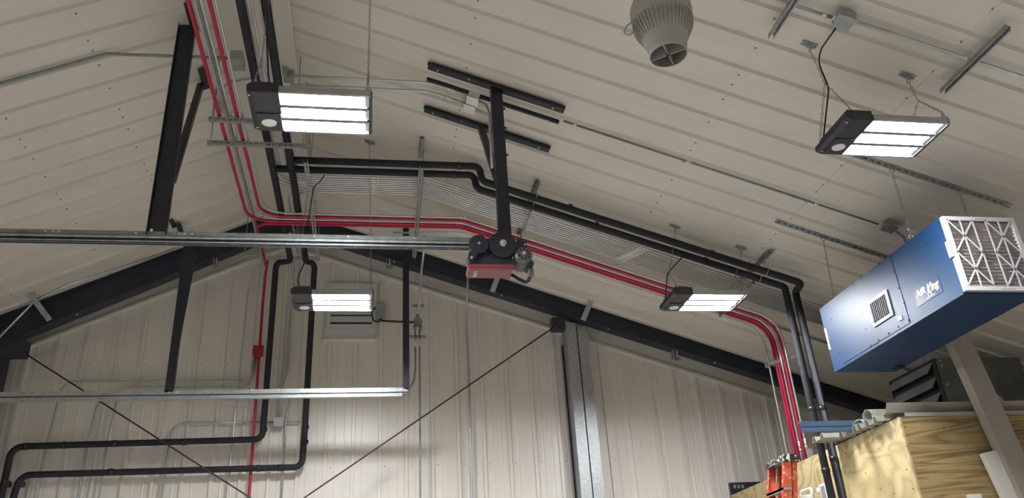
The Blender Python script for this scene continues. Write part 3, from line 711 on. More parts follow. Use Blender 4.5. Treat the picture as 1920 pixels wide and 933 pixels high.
# electrical stack right of vent
YE = 9.17
e1 = [oy(789, 440, YE), oy(788, 480, YE), oy(784, 595, YE)]
conduit('silver_conduit', [V((e1[0].x+.0, 8.3, 5.86)), V((e1[0].x, YE, 5.80)), oy(784, 597, YE)], .014, .08, 'emt', 'silver conduit dropping past the right rafter to the round box', 'conduit', couplers=[(oy(785, 584, YE), Z)], n=10)
bx = oy(783, 603, YE)
e = build('junction_box', MB().cyl(bx+Y*.03, bx-Y*.03, .055, 8, False), 'galvd', None, 'round grey junction box with threaded hubs right of the vent', 'junction box')
build('cover', MB().cyl(bx-Y*.03, bx-Y*.038, .05, 20), 'galvd', e)
for dx in (-.032, .032): build('hub', MB().cyl(bx+V((dx, 0, -.05)), bx+V((dx, 0, -.10)), .022, 10), 'galvd', e)
build('hub', MB().cyl(bx+V((0, 0, .05)), bx+V((0, 0, .09)), .022, 10), 'galvd', e)
for (x1, lab, pts) in ((779, 'left', [(778.5, 618), (779, 690), (776, 716), (765, 730)]), (787, 'right', [(786.5, 618), (787, 700), (788, 933), (788, 985)])):
    conduit('silver_conduit', [oy(p[0], p[1], YE if p[1] < 640 else 9.3) for p in pts], .0115, .2, 'galvd', 'silver conduit hanging below the round box, %s of two' % lab, 'conduit', 'conduits below the round box', couplers=[(oy(pts[0][0], 642, YE), Z)], n=8)
for (px, py, w_) in ((784, 572, .14), (783, 630, .20)):
    c = oy(px, py, YE+.03); strut('strut', c-X*w_/2, c+X*w_/2, -Y, 'short strut clamp %s the round junction box' % ('above' if py < 600 else 'below'), w=.03, d=.03)
conduit('silver_conduit', [oy(714, 598, 9.55), oy(716, 601, 9.4), oy(773, 604, YE), bx-X*.05], .013, .04, 'rust', 'brown flexible whip between the wall box and the round box', 'conduit', n=8)
c = oy(712, 585, 9.6)
e = build('wall_box', MB().box((c.x-.05, c.y-.05, c.z-.10), (c.x+.06, c.y+.04, c.z+.10)), 'boxgrey', None, 'grey upright switch box on the gable wall right of the vent', 'wall box')
build('lever', MB().box((c.x+.06, c.y-.06, c.z+.0), (c.x+.12, c.y-.04, c.z+.02)), 'zinc', e)
build('cable', MB().tube(fillet([V((c.x-.05, c.y-.02, c.z+.06)), V((c.x-.10, c.y-.04, c.z-.02)), V((c.x-.08, c.y-.04, c.z-.13)), V((c.x-.0, c.y-.02, c.z-.14)), V((c.x, c.y-.02, c.z-.1))], .03), .009, 8), 'cord', e)
wc([(877, 517, 9.15), (876, 545, 9.15), (874, 600, 9.4), (879, 700, 9.55), (884.5, 933, 9.55), (885, 985, 9.55)], 'slightly bowed silver conduit dropping below the opener across the wall', r=.015, bend=.6)

# wall vent
v0, v1 = oy(606, 637, YW), oy(706, 534, YW); x0_, x1_, zb, zt = -.60, .035, v0.z, v1.z
vt = empty('window_1', V(((x0_+x1_)/2, YW, zb)), kind='structure')
mb = MB(); yv = YW-.05
for (a, b, c_, d_) in ((x0_+.03, x0_+.075, zb+.19, zt-.05), (x1_-.05, x1_, zb+.19, zt-.05), (x0_+.03, x1_, zt-.05, zt), (x0_+.03, x1_, zb+.14, zb+.19)): mb.box((a, yv, c_), (b, YW-.03, d_))
build('frame', mb, 'glass', vt)
build('sill_panel', MB().box((x0_, yv+.005, zb), (x1_-.01, YW-.030, zb+.138)), 'glass', vt)
build('sill', MB().box((x0_-.01, yv-.01, zb-.02), (x1_+.0, YW, zb)), 'trim', vt)
build('back_panel', MB().box((x0_+.04, YW-.0295, zb+.15), (x1_-.01, YW-.028, zt-.01)), 'black', vt)
for k in range(5):
    z_ = zb+.215+k*.1
    if z_ > zt-.08: break
    build('louvre', MB().prism([V((x0_+.075, yv+.006, z_)), V((x0_+.075, yv+.019, z_+.085)), V((x0_+.075, yv+.015, z_+.085)), V((x0_+.075, yv+.001, z_))], V((x1_-x0_-.125, 0, 0))), 'glass', vt)

# ================================================================== STRUTS AND TRAPEZES
def cstrut(x, ya, yb, off, label, face=None, **k):
    return strut('strut', V((x, ya, crz(x)-off)), V((x, yb, crz(x)-off)), face or -Z, label, **k)
# struts under the level runs
s1 = strut('strut', oz(789, 318, 5.80), V((oz(784, 400, 5.80).x+.01, 8.75, 5.80)), V((-.35, 0, -1)), 'slotted strut under the level conduits, right one of two', group='slotted struts under the level conduits', pitch=.05)
s2 = strut('strut', oz(574, 305, 5.80), V((oz(574, 305, 5.80).x, 8.75, 5.80)), V((.25, 0, -1)), 'slotted strut under the level conduits, left one of two', group='slotted struts under the level conduits', pitch=.05)
strut('strut', V((.462, 6.70, crz(.46)-.03)), V((.462, 7.05, crz(.46)-.03)), X, 'short strut bracket on the ceiling above the right slotted strut', slots=False)
build('threaded_rod', MB().cyl(V((.462, 6.92, crz(.46)-.04)), V((.462, 6.92, 5.80)), .005, 6), 'galv', None, 'thin rod holding the near end of the right slotted strut', 'rod', 'thin hanging rods')
x_ = oz(574, 305, 5.80).x
build('threaded_rod', MB().cyl(V((x_, 6.92, crz(x_)-.02)), V((x_, 6.92, 5.80)), .005, 6), 'galv', None, 'thin rod holding the near end of the left slotted strut', 'rod', 'thin hanging rods')
for (x_, ya, yb, lab, mtl) in ((1.571, 6.82, 8.0, 'slotted strut with conduit clamps across the right slope, behind the opener post', 'galvd'), (3.845, 6.66, 7.95, 'slotted strut with conduit clamps above the right lamp', 'galvd')):
    e = cstrut(x_, ya, yb, .045, lab, V((-.9, 0, -.5)), material=mtl)
    mb = MB()
    for yy in ys10+[rrow(q) for q in (403.5, 409, 414, 418.5, 423)]:
        mb.fbox(V((x_, yy, crz(x_)-.18)), XR, Y, NR, (-.012, .012), (-.020, .020), (-.02, .035))
    build('clamp', mb, 'galvd', e, kind='stuff')
    for yy in (yU, yL):
        build('hanger_loop', MB().torus(V((x_, yy, crz(x_)-.20)), XR, .04, .005, 16, 6), 'galv', e)
def trapeze(pa, pb, label, zrod, rod=True):
    e = strut('strut', pa, pb, V((0, -1, -.25)), label, cat='trapeze', group='trapeze struts under the ridge conduits')
    if rod:
        for p in (pa+X*.03, pb-X*.03): build('rod', MB().cyl(V((p.x, p.y, p.z-.05)), V((p.x, p.y, min(zrod, zc(p.x)))), .005, 6), 'galv', e)
    return e
trapeze(oz(388, 266, 5.79), V((oz(575, 273, 5.79).x, oz(388, 266, 5.79).y, 5.79)), 'slotted trapeze strut below the ridge conduits beside the big lamp, lower one', 6.5)
trapeze(oz(391, 222, 5.79), V((-.66, oz(391, 222, 5.79).y, 5.79)), 'trapeze strut behind the ridge conduits at the lamp housing, upper one', 6.5)
pa = oy(453, 481, 9.0); pb = oy(600, 485, 9.0)
trapeze(pa, V((pb.x, 9.0, pa.z)), 'slotted trapeze strut in front of the gable apex', 6.5)
# ceiling struts upper right
def upstrut(x, ya, yb, label):
    c = V((x, ya, crz(x)-.03)); e = strut('strut', c+NR*.04, V((x, yb, crz(x)-.03))+NR*.04, NR*-1, label, slots=False, group='open channels on the right ceiling')
    return e
upstrut(3.90, 4.05, 3.40, 'open channel on the right ceiling under a conduit, at the upper right')
p_ = cr(1447, 55, .02); upstrut(p_.x, p_.y, 3.42, 'open channel on the right ceiling at the top edge of the frame')
def dstrut(p, q, y, label): return strut('strut', V((p, y, crz(p)-.02)), V((q, y, crz(q)-.02)), V((-.1, -.75, -1)), label, w=.045, d=.03, material='galvd', slot=.034, pitch=.058)
dstrut(3.80, 5.06, 5.02, 'slotted strut on the right ceiling carrying the near chains of the blue unit')
dstrut(3.70, 5.2, 6.22, 'slotted strut on the right ceiling carrying the far chains of the blue unit')
# clamp bar on the red drop
yA, yB = rrow(429), rrow(403.5)
pa = oy(1441, 684, yA); pb = oy(1486, 668, yB)
e = strut('strut', pa+V((-.02, -.04, 0)), pb+V((.05, -.05, 0)), V((-.3, -1, 0)), 'clamp strut across the vertical red and silver conduits', w=.03, d=.02, slot=.02, pitch=.035)
build('end_clamp', MB().box((pb.x+.02, pb.y-.05, pb.z-.02), (pb.x+.07, pb.y-.01, pb.z+.05)), 'galv', e)
build('end_clamp', MB().box((pa.x-.04, pa.y-.03, pa.z-.03), (pa.x+.0, pa.y+.01, pa.z+.02)), 'galv', e)
# rafter clips
for (px, py, lab) in ((405, 496, 'left of the trapeze on the left rafter'), (729, 497, 'beside the vent on the right rafter'), (1266, 668, 'low on the right rafter above the ribbed wall')):
    c = oy(px, py, 9.22)
    mb = MB().box((c.x-.03, 9.18, c.z-.02), (c.x-.02, 9.28, c.z+.08)); mb.box((c.x-.035, 9.17, c.z-.06), (c.x+.05, 9.18, c.z-.02)); mb.box((c.x-.0, 9.19, c.z-.05), (c.x+.02, 9.23, c.z+.05))
    e = build('beam_clamp', mb, 'galvd', None, 'small metal beam clamp '+lab, 'clamp', 'small clamps on the rafters')
    build('bolt', MB().cyl(c+V((.01, -.05, -.02)), c+V((.01, -.05, .07)), .006, 6), 'zinc', e)

# ================================================================== LAMPS
def make_lamp(loc, label):
    o = empty('high_bay_lamp', V((0, 0, 0)), label, 'lamp', 'hanging LED high bay lamps')
    x0, x1, xh, hy = -.375, .375, -.185, .205
    h = MB().prism([V((x0+.03, -hy, .0)), V((xh, -hy, 0)), V((xh, -hy, .075)), V((x0+.03, -hy, .075)), V((x0, -hy, .05)), V((x0, -hy, .015))], V((0, 2*hy, 0)))
    hs = build('housing', h, 'housing', o)
    build('sensor_plate', MB().box((x0+.035, .01, -.008), (xh-.005, .19, 0)), 'housing', hs)
    mb = MB(); n = 20
    c = V((x0+.105, .10, -.008)); ring = [c+V((.046*math.cos(2*math.pi*k/n), .040*math.sin(2*math.pi*k/n), 0)) for k in range(n)]
    mb.prism(ring, V((0, 0, -.006))); build('sensor_lens', mb, 'lens', hs)
    mb = MB()
    for k in range(6): mb.box((x0+.04+k*.022, -hy+.03, .075), (x0+.048+k*.022, hy-.03, .10))
    build('heat_sink', mb, 'housing', hs)
    mb = MB()
    for (a, b) in ((-.36, -.17), (-.35, .17)): screw(mb, V((a, b, 0)), -Z, .005)
    build('screw', mb, 'zinc', hs, kind='stuff')
    build('reflector', MB().box((xh, -hy+.01, .035), (x1-.02, hy-.01, .045)), 'mirror', o)
    for s in (-1, 1): build('side_rail', MB().box((xh, s*hy-.008 if s < 0 else s*hy-.008, .0), (x1-.01, s*hy+.008, .045)), 'alu', o)
    build('end_cap', MB().prism([V((x1-.02, -hy-.01, .0)), V((x1, -hy+.02, 0)), V((x1, hy-.02, 0)), V((x1-.02, hy+.01, 0))], V((0, 0, .05))), 'housing', o)
    for yc in (-.135, 0, .135):
        build('led_bar', MB().box((xh+.012, yc-.047, .012), (x1-.045, yc+.047, .026)), 'led', o)
        build('bar_end', MB().box((x1-.045, yc-.055, .01), (x1-.02, yc+.055, .04)), 'alu', o)
    for yc in (-.068, .068): build('divider', MB().box((xh, yc-.017, .000), (x1-.03, yc+.017, .035)), 'galvd', o)
    for x_ in (x0+.045, x1-.03):
        for s in (-1, 1):
            build('hanging_bracket', MB().prism([V((x_-.025, s*(hy-.01), .05)), V((x_+.03, s*(hy-.01), .05)), V((x_+.004, s*(hy-.01), .11))], V((0, .006, 0))), 'alu', o)
    o.location = loc; WPOS[o] = V(loc)
    return o
def lamp_chain(loc, side, hook, label, split=.30, plate=True, ends=None):
    x_ = loc.x+(-.33 if side < 0 else .345)
    sp = V((x_, loc.y-.03, loc.z+.10+split)).lerp(hook, 0.08)
    e = empty('hanging_chain', hook, label, 'chain')
    mb = chain_mb(MB(), hook-Z*.05, sp)
    for s in (-1, 1): chain_mb(mb, sp, V((x_, loc.y+s*.195, loc.z+.10)))
    build('chain', mb, 'chain', e)
    build('eye', MB().torus(hook-Z*.035, X, .016, .004, 14, 6), 'galv', e)
    if plate:
        nr = NR if hook.x > -1.089 else NL; xx = XR if hook.x > -1.089 else XL
        mb = MB().fbox(hook, xx, Y, nr, (-.055, .055), (-.022, .022), (-.012, -.006)); mb.fbox(hook, xx, Y, nr, (-.02, .02), (-.012, .012), (-.01, .012))
        build('ceiling_plate', mb, 'galv', e)
        mb = MB(); screw(mb, hook+xx*.038-nr*.006, nr, .008); screw(mb, hook-xx*.038-nr*.006, nr, .008); build('bolt', mb, 'galvd', e)
    return e
L1, L2, L3, L4 = V((-.405, 4.36, 4.69)), V((3.372, 4.14, 4.53)), V((-.375, 7.25, 4.60)), V((3.135, 6.86, 4.46))
lamp = make_lamp(L1, 'brightest and nearest hanging lamp, under the ridge at upper left of centre')
dup(lamp, L2, 'hanging lamp at the upper right with three visible LED bars')
dup(lamp, L3, 'far hanging lamp in front of the gable wall vent')
dup(lamp, L4, 'hanging lamp at lower right in front of the red conduits')
for i, (x_, y_) in enumerate(((-.4, 1.1), (-.4, -2.1))):  # two unseen copies of the lamp, added to brighten the room
    dup(lamp, V((x_, y_, 4.6)), 'hanging lamp added %s the camera for brightness, out of the frame' % ('well behind' if y_ < 0 else 'above'))
hk = cr(1517, 86, .02); lamp_chain(L2, -1, hk, 'chain with ceiling hook at the left end of the upper right lamp')
hk = cr(1701, 144, .02); lamp_chain(L2, 1, hk, 'chain with ceiling hook at the right end of the upper right lamp', .2)
hk = V((L1.x-.32, L1.y, 6.53)); lamp_chain(L1, -1, hk, 'chain rising from the housing of the brightest lamp', .16)
hk = V((L1.x+.345, L1.y, crz(L1.x+.345)-.02)); lamp_chain(L1, 1, hk, 'long chain at the right end of the brightest lamp', .12)
hk = V((L3.x-.27, L3.y-.05, 6.5)); lamp_chain(L3, -1, hk, 'long chain above the housing of the far lamp', .12)
hk = cr(693, 268, .02); lamp_chain(L3, 1, hk, 'thin long chain at the right end of the far lamp', .12)
hk = cr(1252, 444, .02); lamp_chain(L4, -1, V((hk.x, L4.y, crz(hk.x)-.02)), 'chain over the housing end of the lower right lamp', .14)
hk = cr(1374, 482, .02); lamp_chain(L4, 1, V((hk.x, L4.y, crz(hk.x)-.02)), 'chain over the right end of the lower right lamp', .14)
def cord(pts, label, r=.0055):
    return build('power_cord', MB().tube(fillet(pts, .12, 5), r, 8), 'cord', None, label, 'cord')
a = cr(1572, 46, .06); h = cr(1517, 86, .02)
x_ = L2.x-.33
cord([a, h-Z*.10+V((.02, -.01, 0)), V((x_+.01, L2.y-.04, L2.z+.38)), V((x_+.01, L2.y+.15, L2.z+.12)), V((x_-.0, L2.y+.17, L2.z+.05))], 'black cord from the grey box to the upper right lamp')
cord([V((L1.x-.30, L1.y-.5, 6.0)), V((L1.x-.31, L1.y-.05, 5.25)), V((L1.x-.29, L1.y+.02, 5.0)), V((L1.x-.25, L1.y+.1, L1.z+.07))], 'black cord running down to the brightest lamp')
hx = L3.x-.27
c0 = oz(608, 328, 5.93)
cord([c0, V((c0.x-.03, c0.y, 5.86)), V((hx+.04, L3.y-.1, 5.8)), V((hx, L3.y, 5.5)), V((hx-.02, L3.y, 5.0)), V((hx-.07, L3.y, 4.85)), V((hx-.03, L3.y+.02, L3.z+.07))], 'black cord looping down to the far lamp')
hk = cr(1252, 444, .02)
cord([V((hk.x+.03, L4.y+.15, crz(hk.x)-.22)), V((hk.x+.06, L4.y, crz(hk.x)-.32)), V((L4.x-.33, L4.y, L4.z+.3)), V((L4.x-.35, L4.y+.1, L4.z+.05))], 'black cord hanging to the lower right lamp')

# ================================================================== FAN
fb = V((1.548, 3.29, 4.415))
o = empty('ceiling_fan', fb, 'grey bullet-shaped destratification fan hanging at the top of the frame', 'fan')
prof = [(.098, 0), (.102, .004), (.105, .03), (.111, .07), (.122, .11), (.137, .15), (.148, .185), (.155, .215)]
build('nozzle', MB().lathe(fb, prof, 40), 'fan', o)
build('nozzle_liner', MB().lathe(fb, [(.098, 0), (.096, .15)], 40), 'fanin', o)
build('shell', MB().lathe(fb, [(.150, .20), (.163, .228), (.166, .24), (.171, .28), (.168, .33), (.150, .38), (.11, .42), (.05, .44), (0, .442)], 40), 'fan', o)
mb = MB()
for k in range(44):
    a = 2*math.pi*k/44; d = V((math.cos(a), math.sin(a), 0)); t = V((-math.sin(a), math.cos(a), 0))
    q = [fb+d*.118+Z*.115, fb+d*.128+Z*.115, fb+d*.162+Z*.185, fb+d*.169+Z*.225, fb+d*.155+Z*.235]
    mb.prism([p-t*.0028 for p in q], t*.0056)
build('fin', mb, 'fan', o, kind='stuff')
build('core', MB().lathe(fb, [(.0, .14), (.095, .14), (.095, .15), (0, .15)], 32), 'fandark', o)
for k in range(4):
    a = math.pi/4+k*math.pi/2+.15; d = V((math.cos(a), math.sin(a), 0)); t = V((-math.sin(a), math.cos(a), 0))
    build('vane', MB().fbox(fb, d, t, Z, (.012, .098), (-.002, .002), (.002, .12)), 'fan', o)
build('motor_hub', MB().cyl(fb+Z*.06, fb+Z*.14, .022, 16), 'fandark', o)
build('handle', MB().tube(fillet([fb+V((-.160, .0, .23)), fb+V((-.205, .02, .205)), fb+V((-.225, .03, .16)), fb+V((-.19, .03, .15)), fb+V((-.145, .01, .18))], .03), .005, 8), 'fan', o)
zt = crz(fb.x)
mb = chain_mb(MB(), fb+Z*.44, V((fb.x, fb.y, zt-.02)))
build('hanging_chain', mb, 'chain', None, 'chain holding the grey fan above the frame', 'chain')

# ================================================================== AIR CLEANER
cx0, cx1, cy0, cy1, cz0, cz1 = 4.09, 4.69, 4.70, 6.49, 3.64, 4.25
o = empty('air_cleaner', V(((cx0+cx1)/2, (cy0+cy1)/2, cz0)), 'large blue box air cleaner with a white pleated filter, hung on chains', 'air cleaner')
build('case', MB().box((cx0, cy0, cz0), (cx1, cy1, cz1)), 'blue', o)
hp = lambda px, py: ox(px, py, cx0)
fx = cx0-.002
# access panel: raised sheet on the far two thirds
pA = hp(1668, 476); pB = hp(1706, 605); pC = hp(1632, 650)
build('access_panel', MB().box((cx0-.004, pB.y, pB.z-.0), (cx0, cy1-.16, cz1-.01)), 'blue', o)
mb = MB()
for (px, py) in ((1676, 510), (1685, 540), (1695, 568), (1704, 600), (1685, 612), (1667, 625), (1648, 637), (1633, 648), (1668, 480), (1649, 494), (1614, 522), (1600, 532)):
    p = hp(px, py); screw(mb, V((cx0-.004, p.y, p.z)), -X, .006)
for (px, py) in ((1610, 560), (1560, 598), (1617, 588), (1624, 616), (1740, 456), (1575, 662)):
    p = hp(px, py); screw(mb, V((cx0-.002, p.y, p.z)), -X, .005)
build('screw', mb, 'bluedark', o, kind='stuff')
# grille
g = [hp(1629, 568), hp(1665, 541), hp(1676, 589), hp(1641, 615)]
gy0 = (g[1].y+g[2].y)/2; gy1 = (g[0].y+g[3].y)/2; gz1 = (g[0].z+g[1].z)/2; gz0 = (g[2].z+g[3].z)/2
gr = empty('grille', V((fx, gy0, gz0))); gr.parent = o; gr.location = V((fx, gy0, gz0))-WPOS[o]
build('back', MB().box((cx0-.008, gy0, gz0), (cx0-.003, gy1, gz1)), 'grille', gr)
mb = MB(); w_ = .022; n = 14
for (a, b, c_, d_) in ((gy0, gy1, gz0, gz0+w_), (gy0, gy1, gz1-w_, gz1), (gy0, gy0+w_, gz0+w_, gz1-w_), (gy1-w_, gy1, gz0+w_, gz1-w_)): mb.box((cx0-.016, a, c_), (cx0-.004, b, d_))
build('frame', mb, 'alu', gr)
for k in range(10):
    z_ = gz0+w_+.004+(gz1-gz0-2*w_)*k/10
    y_ = gy0+w_+.004+(gy1-gy0-2*w_)*(k+.3)/10
    build('slat', MB().fbox(V((cx0-.010, y_, gz0+w_)), Y, X, Z, (0, .004), (-.004, .004), (0, gz1-gz0-2*w_)), 'black', gr)
# switch and side label
p = hp(1689, 596)
build('switch', MB().box((cx0-.012, p.y-.022, p.z-.018), (cx0-.003, p.y+.022, p.z+.018)), 'print', o)
p = hp(1552, 635)
build('sticker', MB().box((cx0-.002, p.y-.012, p.z-.10), (cx0+.001, p.y+.015, p.z+.10)), 'print', o)
# badge with lettering
q = [hp(1713, 546), hp(1760, 513), hp(1768, 549), hp(1722, 573)]
by0, by1 = (q[1].y+q[2].y)/2, (q[0].y+q[3].y)/2; bz0, bz1 = (q[2].z+q[3].z)/2, (q[0].z+q[1].z)/2
bg = build('badge', MB().box((cx0-.003, by0, bz0), (cx0+.001, by1, bz1)), 'bluedark', o)
def text(body, size, yl, z, material, parent, shear=0, x=None, name='lettering', width=None, sx=1.0, rot=None, ext=.0008, bold=0):
    cu = bpy.data.curves.new(name, 'FONT'); cu.body = body; cu.size = size; cu.shear = shear; cu.extrude = ext; cu.offset = bold
    tmp = bpy.data.objects.new('tmp', cu); COL.objects.link(tmp); bpy.context.view_layer.update()
    me = bpy.data.meshes.new_from_object(tmp.evaluated_get(bpy.context.evaluated_depsgraph_get())); bpy.data.objects.remove(tmp)
    me.materials.clear(); me.materials.append(M[material]); t = bpy.data.objects.new(name, me); COL.objects.link(t)
    mrot = rot or Matrix(((0, 0, -1), (-1, 0, 0), (0, 1, 0)))   # text x -> -Y, text y -> Z, facing -X
    loc = V((x if x is not None else cx0-.0045, yl, z))
    if width: xs__ = [v.co.x for v in me.vertices]; sx = width/(max(xs__)-min(xs__))
    t.matrix_world = Matrix.Translation(loc) @ mrot.to_4x4() @ Matrix.Diagonal((sx, 1, 1, 1))
    t.parent = parent; t.matrix_parent_inverse = Matrix.Translation(-WPOS[parent])
    return t
BW = by1-by0; BH = bz1-bz0
text('AiR', BH*.52, by1-BW*.06, bz0+BH*.50, 'print', bg, .2, width=BW*.40, bold=.003)
text('K', BH*.95, by1-BW*.45, bz0+BH*.22, 'print', bg, .45, width=BW*.24, bold=.0015)
text('ing', BH*.60, by1-BW*.63, bz0+BH*.40, 'print', bg, .3, width=BW*.32, bold=.002)
build('underline', MB().box((cx0-.0045, by1-BW*.72, bz0+BH*.13), (cx0-.003, by1-BW*.38, bz0+BH*.17)), 'print', bg)
# latches
for (px, py) in ((1779, 468),):
    p = hp(px-4, py); build('latch', MB().box((cx0-.006, cy0-.03, p.z-.075), (cx0, cy0+.015, p.z+.055)), 'alu', o)
# seam line
build('seam', MB().box((cx0-.0045, pB.y-.004, pB.z), (cx0-.0, pB.y, cz1-.01)), 'bluedark', o)
# filter: card frame with pleats, facing the camera
fl = empty('filter', V((4.39, cy0-.03, cz0+.01))); fl.parent = o; fl.location = V((4.39, cy0-.03, cz0+.01))-WPOS[o]
fx0, fx1, fz0, fz1 = cx0+.004, cx1-.004, cz0+.015, cz1-.005
fyf = cy0-.035
mb = MB(); B = .032
for (a, b, c_, d_) in ((fx0, fx1, fz0, fz0+B), (fx0, fx1, fz1-B, fz1), (fx0, fx0+B, fz0+B, fz1-B), (fx1-B, fx1, fz0+B, fz1-B)): mb.box((a, fyf, c_), (b, cy0+.002, d_))
build('card_frame', mb, 'white', fl)
def strip(xa, za, xb, zb_, wd=.012):
    a = V((xa, fyf+.002, za)); b = V((xb, fyf+.002, zb_)); t = (b-a).normalized(); s = t.cross(Y)
    return MB().fbox(a, t, s, Y, (0, (b-a).length), (-wd/2, wd/2), (-.002, .002))
ux = lambda u: fx0+B+(fx1-fx0-2*B)*u
uz = lambda v: fz0+B+(fz1-fz0-2*B)*v
for u in (.18, .37, .52+.0, .70, .86)[:0]: pass
for u in (.19, .385, .59, .79): build('card_strip', strip(ux(u), uz(0), ux(u), uz(1)), 'white', fl)
for (u, v) in ((.19, .76), (.19, .26), (.79, .76), (.79, .26)):
    for (a, b) in ((-.20, .25), (.20, -.25)): 
        build('card_strip', strip(ux(u-abs(a)), uz(v+b if a < 0 else v+b), ux(u+abs(a)), uz(v-b if a < 0 else v-b)), 'white', fl)
n = 19; mb = MB(); prev = None
for k in range(n):
    za = uz(k/n); zm = uz((k+.5)/n); zb_ = uz((k+1)/n)
    m_ = 10
    for j in range(m_):
        xa = ux(j/m_)-.004; xb_ = ux((j+1)/m_)+.004
        w1 = random.uniform(-.003, .003)
        mb.poly([(xa, cy0+.0, za), (xb_, cy0+.0, za), (xb_, fyf+.010, zm+w1), (xa, fyf+.010, zm+w1)], [(0, 1, 2, 3)])
        mb.poly([(xa, fyf+.010, zm+w1), (xb_, fyf+.010, zm+w1), (xb_, cy0, zb_), (xa, cy0, zb_)], [(0, 1, 2, 3)])
build('pleat', mb, 'pleat', fl, kind='stuff')
frot = Matrix(((1, 0, 0), (0, 0, -1), (0, 1, 0)))
mb = MB()
def tick(x0, z, n, s):
    for k in range(n):
        h = s*(.5+.5*random.random()); mb.box((x0+k*s*.75, fyf-.0008, z), (x0+k*s*.75+s*.35, fyf, z+h))
tick(4.36, fz1-.022, 13, .010); tick(4.38, fz0+.008, 13, .011)
build('faint_print', mb, 'darkprint', fl, kind='stuff')
# support hooks and chains
for i, (p, yy, xx, lab) in enumerate(((cr(1670, 316, .03), 4.98, None, 'near left'), (cr(1805, 352, .03), 4.98, None, 'near right'), (cr(1543, 443, .03), 6.24, None, 'far left'), (cr(1655, 478, .03), 6.24, None, 'far right'))):
    xe = cx0+.02 if 'left' in lab else cx1-.03
    top = V((p.x, (5.03 if i < 2 else 6.22), crz(p.x)-.03))
    bot = V((xe, (top.y+.03), cz1+.02))
    e = empty('hanging_chain', top, 'chain between ceiling strut and the blue air cleaner, %s corner' % lab, 'chain', 'chains of the blue air cleaner')
    build('eye', MB().torus(top-Z*.025, Y, .018, .004, 14, 6), 'galv', e)
    build('chain', chain_mb(MB(), top-Z*.045, bot+Z*.02, .014, .0024), 'chain', e)
    build('lower_eye', MB().torus(bot+Z*.005, Y, .018, .004, 14, 6), 'galv', e)
build('hook_bolt', MB().box((4.6, 6.3, cz0-.02), (4.66, 6.36, cz0)), 'black', o)

# ================================================================== PLYWOOD ROOM
PX, PY, PZ = 4.22, 5.97, 3.09
rm = empty('plywood_room', V((6, 7.7, 0)), 'plywood-clad inner room at the lower right corner', 'room')
# side (facing left) sheets
def side(ya, yb, zt, x, mt, th=.018):
    return build('plywood_sheet', MB().box((x, ya, 0), (x+th, yb, zt)), mt, rm)
side(PY, PY+1.19, PZ, PX, 'ply_side'); side(7.20, 7.93, PZ, PX, 'ply_side2'); side(7.935, 9.42, PZ-.03, PX, 'ply_side2')
build('edge_strip', MB().box((PX-.004, PY-.022, 0), (PX+.014, PY+.0, PZ+.0)), 'ply_side', rm)
build('edge_strip', MB().box((PX-.006, PY+1.14, 0), (PX, PY+1.18, PZ-.01)), 'ply_side', rm)
for xa, xb in ((PX+.014, 5.44), (5.445, 6.66), (6.665, XRE-.02)):
    for (za, zb_) in ((1.875, PZ), (.65, 1.87), (0, .645)):
        build('plywood_sheet', MB().box((xa, PY-.02, za), (xb, PY, zb_)), 'ply_front', rm)
build('roof_deck', MB().box((PX+.02, PY, PZ-.06), (XRE-.02, 7.80, PZ-.04)), 'ply_front', rm)
build('top_strip', MB().box((PX-.002, PY, PZ), (PX+.03, PY+1.19, PZ+.010)), 'foam', rm)  # thin black strip along the top edge of the side sheet
mb = MB()
for (px, py) in ((1697, 800), (1700, 880), (1702, 836), (1770, 800), (1815, 790), (1905, 790), (1712, 916)):
    p = oy(px, py, PY-.02); screw(mb, p, -Y, .0035)
for k in range(9): screw(mb, V((PX, PY+1.1, PZ-.05-.09*k)), -X, .004)
for k in range(14): screw(mb, V((PX, PY+.2+random.random()*.85, PZ-.05-random.random()*.8)), -X, .003)
build('nail', mb, 'rust', rm, kind='stuff')

# sheet-metal stock lying on the room
def ext_profile(pts, y0, z0, xa, xb, label, name, mt, cat='trim piece', th=.003, end=None):
    """open folded profile (y,z) extruded along x"""
    mb = MB()
    for i in range(len(pts)-1):
        (ya, za), (yb, zb_) = pts[i], pts[i+1]
        a = V((xa, y0+ya, z0+za)); b = V((xa, y0+yb, z0+zb_)); d = (b-a); L = d.length; d.normalize(); nn = X.cross(d)
        mb.fbox(a, X, d, nn, (0, xb-xa), (0, L), (0, th))
    return build(name, mb, mt, None, label, cat)
ext_profile([(0, 0), (-.01, .045), (-.05, .05), (-.10, .12)], PY+.10, PZ+.005, oy(1672, 775, PY).x-.02, 8.0, 'long tan folded metal trim lying along the top edge of the plywood room', 'metal_trim', 'tan')
ext_profile([(0, 0), (-.055, 0), (-.06, .028)], PY+.03, PZ+.004, oy(1690, 770, PY).x, 8.0, 'thin tan metal strip under the folded trim on the plywood room', 'metal_trim', 'tan')
ext_profile([(0, .0), (-.02, .06), (.03, .07), (.05, .13)], PY+.20, PZ+.0, oy(1658, 756, PY+.1).x, 6.2, 'second tan folded trim stacked just behind the front one', 'metal_trim', 'tan')
p = oy(1497, 791, 6.5); q = oy(1497, 808, 6.5)
bt = ext_profile([(0, 0), (-.015, .004), (-.015, .035), (.0, .045), (-.012, .05), (-.015, .09), (.05, .09)], 6.5, p.z-.09, p.x, 4.6, 'slate blue metal channel poking out left from the room top', 'metal_channel', 'bluetrim')
def corrug(y0, z0, xa, xb, n, label, mt='sheet', pitch=.11, h=.06, tilt=0):
    pts = []
    for k in range(n): pts += [(k*pitch, 0), (k*pitch+.02, h), (k*pitch+.05, h), (k*pitch+.07, 0)]
    return ext_profile(pts, y0, z0, xa, xb, label, 'ribbed_sheet', mt, 'metal sheet')
